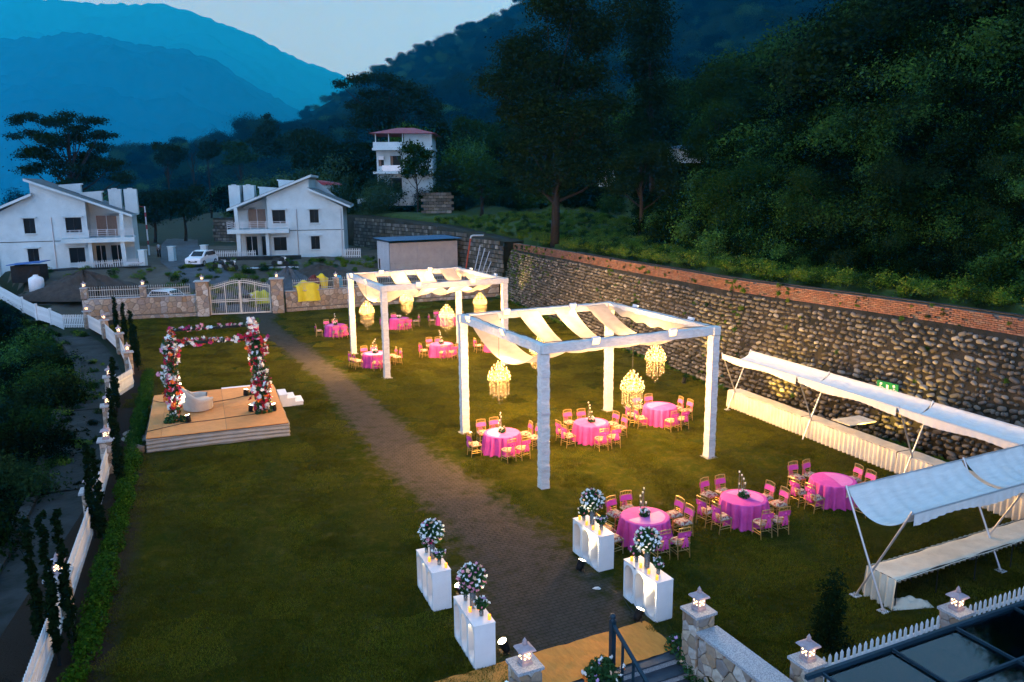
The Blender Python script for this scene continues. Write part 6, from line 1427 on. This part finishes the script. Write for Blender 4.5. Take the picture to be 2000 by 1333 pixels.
for k, (lab, px, py, L, a, m) in enumerate((('long white plank lying before the right villa', 520, 528, 3.6, 5, m_villa), ('grey board leaning on the plank pile', 555, 522, 3.0, -12, m_sheet2), ('dark pole lying across the plank pile', 540, 518, 4.2, 20, m_bark), ('white board on the weeds left of the road', 262, 542, 1.6, 10, m_villa), ('pale slab lying on the earth behind the left gate wall', 265, 548, 1.8, -5, m_sheet2))):
    q = AY(px, py, 78); t = thing('building_board', lab, 'board', (q.x, q.y, terr1(q.x, q.y)+.12+.1*k), R(a), 'loose building boards'); MB().box((0, 0, 0), (L, .35, .06)).box((.1, .05, .06), (L*.9, .2, .05)).build('board', m, t)
# water tank, hut, lamp post, poles, person, far houses, exit sign
q = A(76, 592, .6); t = thing('water_tank', 'round white plastic water tank beside the boarded fence', 'water tank', (q.x, q.y, terr1(q.x, q.y))); MB().lathe([(.55, 0), (.6, .05), (.6, 1.15), (.55, 1.3), (.2, 1.5), (.2, 1.58), (.01, 1.6)], 20).build('tank', m_white, t, True); MB().lathe([(.61, .4), (.63, .42), (.61, .44)], 20, cap=False).build('rib', m_white, t)
q = AY(62, 562, 71); t = thing('small_hut', 'small dark hut with blue sheet roof left of the soil heap', 'hut', (q.x, q.y, terr1(q.x, q.y)), R(10)); MB().box((0, 0, .7), (2.4, 1.8, 1.5)).build('wall', m_bark, t); MB().beam((-1.4, 0, 1.55), (1.4, 0, 1.75), 2.4, .06).build('roof', mat('bright_blue_sheet', (.02, .10, .32), .5), t)
q = AY(291, 492, 92); t = thing('lamp_post', 'tall red and white banded lamp post by the road', 'lamp post', (q.x, q.y, terr1(q.x, q.y))); z0 = q.z; MB().tube([(0, 0, 0), (0, 0, 5.6)], [.09, .06], 8).build('mast', m_white, t); MB().tube([(0, 0, 5.5), (-.9, 0, 5.7), (-1.9, 0, 5.65)], .035, 6).build('arm', m_red, t); MB().box((-1.9, 0, 5.6), (.6, .2, .1)).build('lamp_head', m_red, t)
for z in (1.2, 3.0, 4.4): MB().tube([(0, 0, z), (0, 0, z+.5)], .094, 8).build('band', m_red, t)
q = AY(905, 528, 76); t = thing('red_pipe', 'red drain pipe rising beside the shed to a grey elbow', 'pipe', (q.x, q.y, 1)); MB().tube([(0, 0, 0), (.75, 0, 4.35)], .08, 8).build('pipe', mat('red_pipe', (.35, .06, .03), .5), t); MB().tube([(.75, 0, 4.35), (.82, 0, 4.55), (1.0, 0, 4.62), (2.0, .2, 4.6)], .08, 8).build('elbow', m_steel, t)
for k in range(4):
    q = AY(918+6*k, 528, 75.5); t = thing('metal_pole', ['leftmost', 'second', 'third', 'rightmost'][k]+' of the steel poles leaning on the far wall end', 'pole', (q.x, q.y, .5), 0, 'leaning steel poles'); MB().tube([(0, 0, 0), (1.0+.15*k, .6, 4.2-.3*k)], .045, 6).build('pole', m_steel, t)
def person(label, loc, rz, h=1.68):
    t = thing('person', label, 'person', loc, rz); k = h/1.7; me = bpy.data.meshes.new('body')
    J = [((0, 0, .95), .13), ((0, 0, 1.15), .13), ((0, 0, 1.38), .15), ((0, 0, 1.50), .055), ((0, -.01, 1.62), .10), ((.10, 0, .90), .10), ((.11, -.08, .50), .07), ((.11, 0, .09), .05), ((.11, -.14, .05), .045), ((-.10, 0, .90), .10), ((-.11, .1, .50), .07), ((-.11, .2, .10), .05), ((-.11, .08, .05), .045), ((.20, 0, 1.40), .06), ((.25, .05, 1.13), .05), ((.24, -.08, .90), .04), ((.24, -.1, .80), .04), ((-.20, 0, 1.40), .06), ((-.25, -.02, 1.13), .05), ((-.24, -.12, .92), .04), ((-.24, -.14, .82), .04)]
    E_ = [(0, 1), (1, 2), (2, 3), (3, 4), (0, 5), (5, 6), (6, 7), (7, 8), (0, 9), (9, 10), (10, 11), (11, 12), (2, 13), (13, 14), (14, 15), (15, 16), (2, 17), (17, 18), (18, 19), (19, 20)]
    me.from_pydata([tuple(c*k for c in j[0]) for j in J], E_, []); o = obj('body', me, t); sk = o.modifiers.new('skin', 'SKIN')
    for v, j in zip(me.skin_vertices[0].data, J): v.radius = (j[1]*k, j[1]*k)
    me.skin_vertices[0].data[0].use_root = True; o.modifiers.new('smooth', 'SUBSURF').levels = 1; o.modifiers[-1].render_levels = 2; me.materials.append(mat('skin', (.22, .13, .09), .6)); 
    MB().lathe([(.155, .92), (.16, 1.1), (.185, 1.38), (.10, 1.48)], 12, wob=lambda a, i: 1-.3*abs(math.sin(a))).build('shirt', m_sheet2, t, True)
    for s, y in ((1, -.04), (-1, .06)): MB().tube([(s*.10, 0, .95), (s*.11, y*2, .5), (s*.11, y*3, .1)], [.115, .09, .075], 8).build('trousers', m_black, t, True)
    MB().ball((0, .01, 1.66*k), .112, 8, 5, sq=(1, 1.05, .85)).build('hair', m_black, t, True)
q = AY(312, 508, 88); person('person in pale shirt and dark trousers walking on the road', (q.x, q.y, terr1(q.x, q.y)+.07), .4)
for lab, px, py, Y, w_, h_, m in (('red roofed house behind the right villa', 622, 362, 112, 5, 2.0, m_red), ('small red roofed hut on the hill left of the tower', 695, 317, 150, 4, 2.5, m_red), ('white hut half hidden below the tall dark tree', 1185, 334, 74, 1.3, .8, m_slate), ('hut with blue roof hidden among the hillside trees', 1345, 292, 78, 3.4, .7, m_blue), ('low hut with rusty roof under the bright green tree', 1580, 296, 60, 3.5, .6, m_mar)):
    q = AY(px, py, Y); t = thing('hill_house', lab, 'house', (q.x, q.y, q.z-h_), R(random.uniform(-20, 20)), 'small houses among the trees'); MB().box((0, 0, h_/2-.3), (w_, w_*.7, h_+.6)).build('wall', m_villa, t); MB().prismy([(-w_*.58, h_), (w_*.58, h_), (w_*.5, h_+.25), (0, h_+w_*.13), (-w_*.5, h_+.25)], -w_*.45, w_*.45).build('roof', m, t)
    MB().box((0, -w_*.35-.01, h_*.5), (w_*.2, .06, h_*.5)).build('window', m_glass_dark, t)
rl_ = thing('concrete_ramp', 'white edged concrete ramp climbing to the tower house', 'ramp', AY(728, 394, 106)); MB().beam((-2, 0, 0), (2.5, 2, 1.0), .25, .55).build('edge_wall', m_villa, rl_); MB().beam((-2, 1.6, -.3), (2.5, 3.6, .7), 2.4, .3).build('ramp_slab', m_conc, rl_)
tw2 = thing('terrace_block', 'small dry stone wall on the terrace right of the tower house', 'wall', AY(850, 408, 98)); b = MB()
for j in range(7):
    for i in range(6): MB().box((-1.4+.62*i+.3*(j % 2), 0, -.4+.36*j), (.58, .5, .32)).build('stone', m_cob, tw2)
# green emergency exit sign on the wall
m_sign = mat('sign_green', (.01, .16, .06), .5); m_signw = mat('sign_white', (.75, .78, .74), .6)
p_, a_ = wallpt(WPOLY, wl, next(s for s in np.arange(5, 40, .1) if wallpt(WPOLY, wl, s, 2.55, .3)[0].x/wallpt(WPOLY, wl, s, 2.55, .3)[0].y < .492), 2.02, .20)
sg = thing('exit_sign', 'green sign with white running figures on the boulder wall', 'sign', p_, a_-math.pi); MB().box((0, 0, 0), (1.0, .05, .56)).build('board', m_sign, sg)
for sx in (-1, 1):
    b = MB(); k = sx
    b.add([(k*.3-.05, -.03, .22), (k*.3+.05, -.03, .22), (k*.3+.05, -.03, .12), (k*.3-.05, -.03, .12)], [(0, 1, 2, 3)])
    for (x0, z0, x1, z1, wd) in ((0, .1, .04, -.06, .07), (.02, .07, .16, .0, .04), (0, .07, -.14, .02, .04), (.04, -.06, .16, -.16, .05), (.04, -.06, -.08, -.2, .05)): b.beam((k*.3+k*x0, -.03, z0), (k*.3+k*x1, -.03, z1), wd, .01)
    b.build('figure', m_signw, sg)
MB().box((0, -.03, -.02), (.10, .012, .40)).build('door_mark', m_signw, sg)
for o, tilt, e, colr, spot in PEND:
    t_ = R(tilt); lamp('par_lamp', 'SPOT', o, (0, .135*math.sin(t_), .19+.135*math.cos(t_)), e*4.0, colr, .07, aim((0, math.sin(t_), math.cos(t_))), spot, .6)
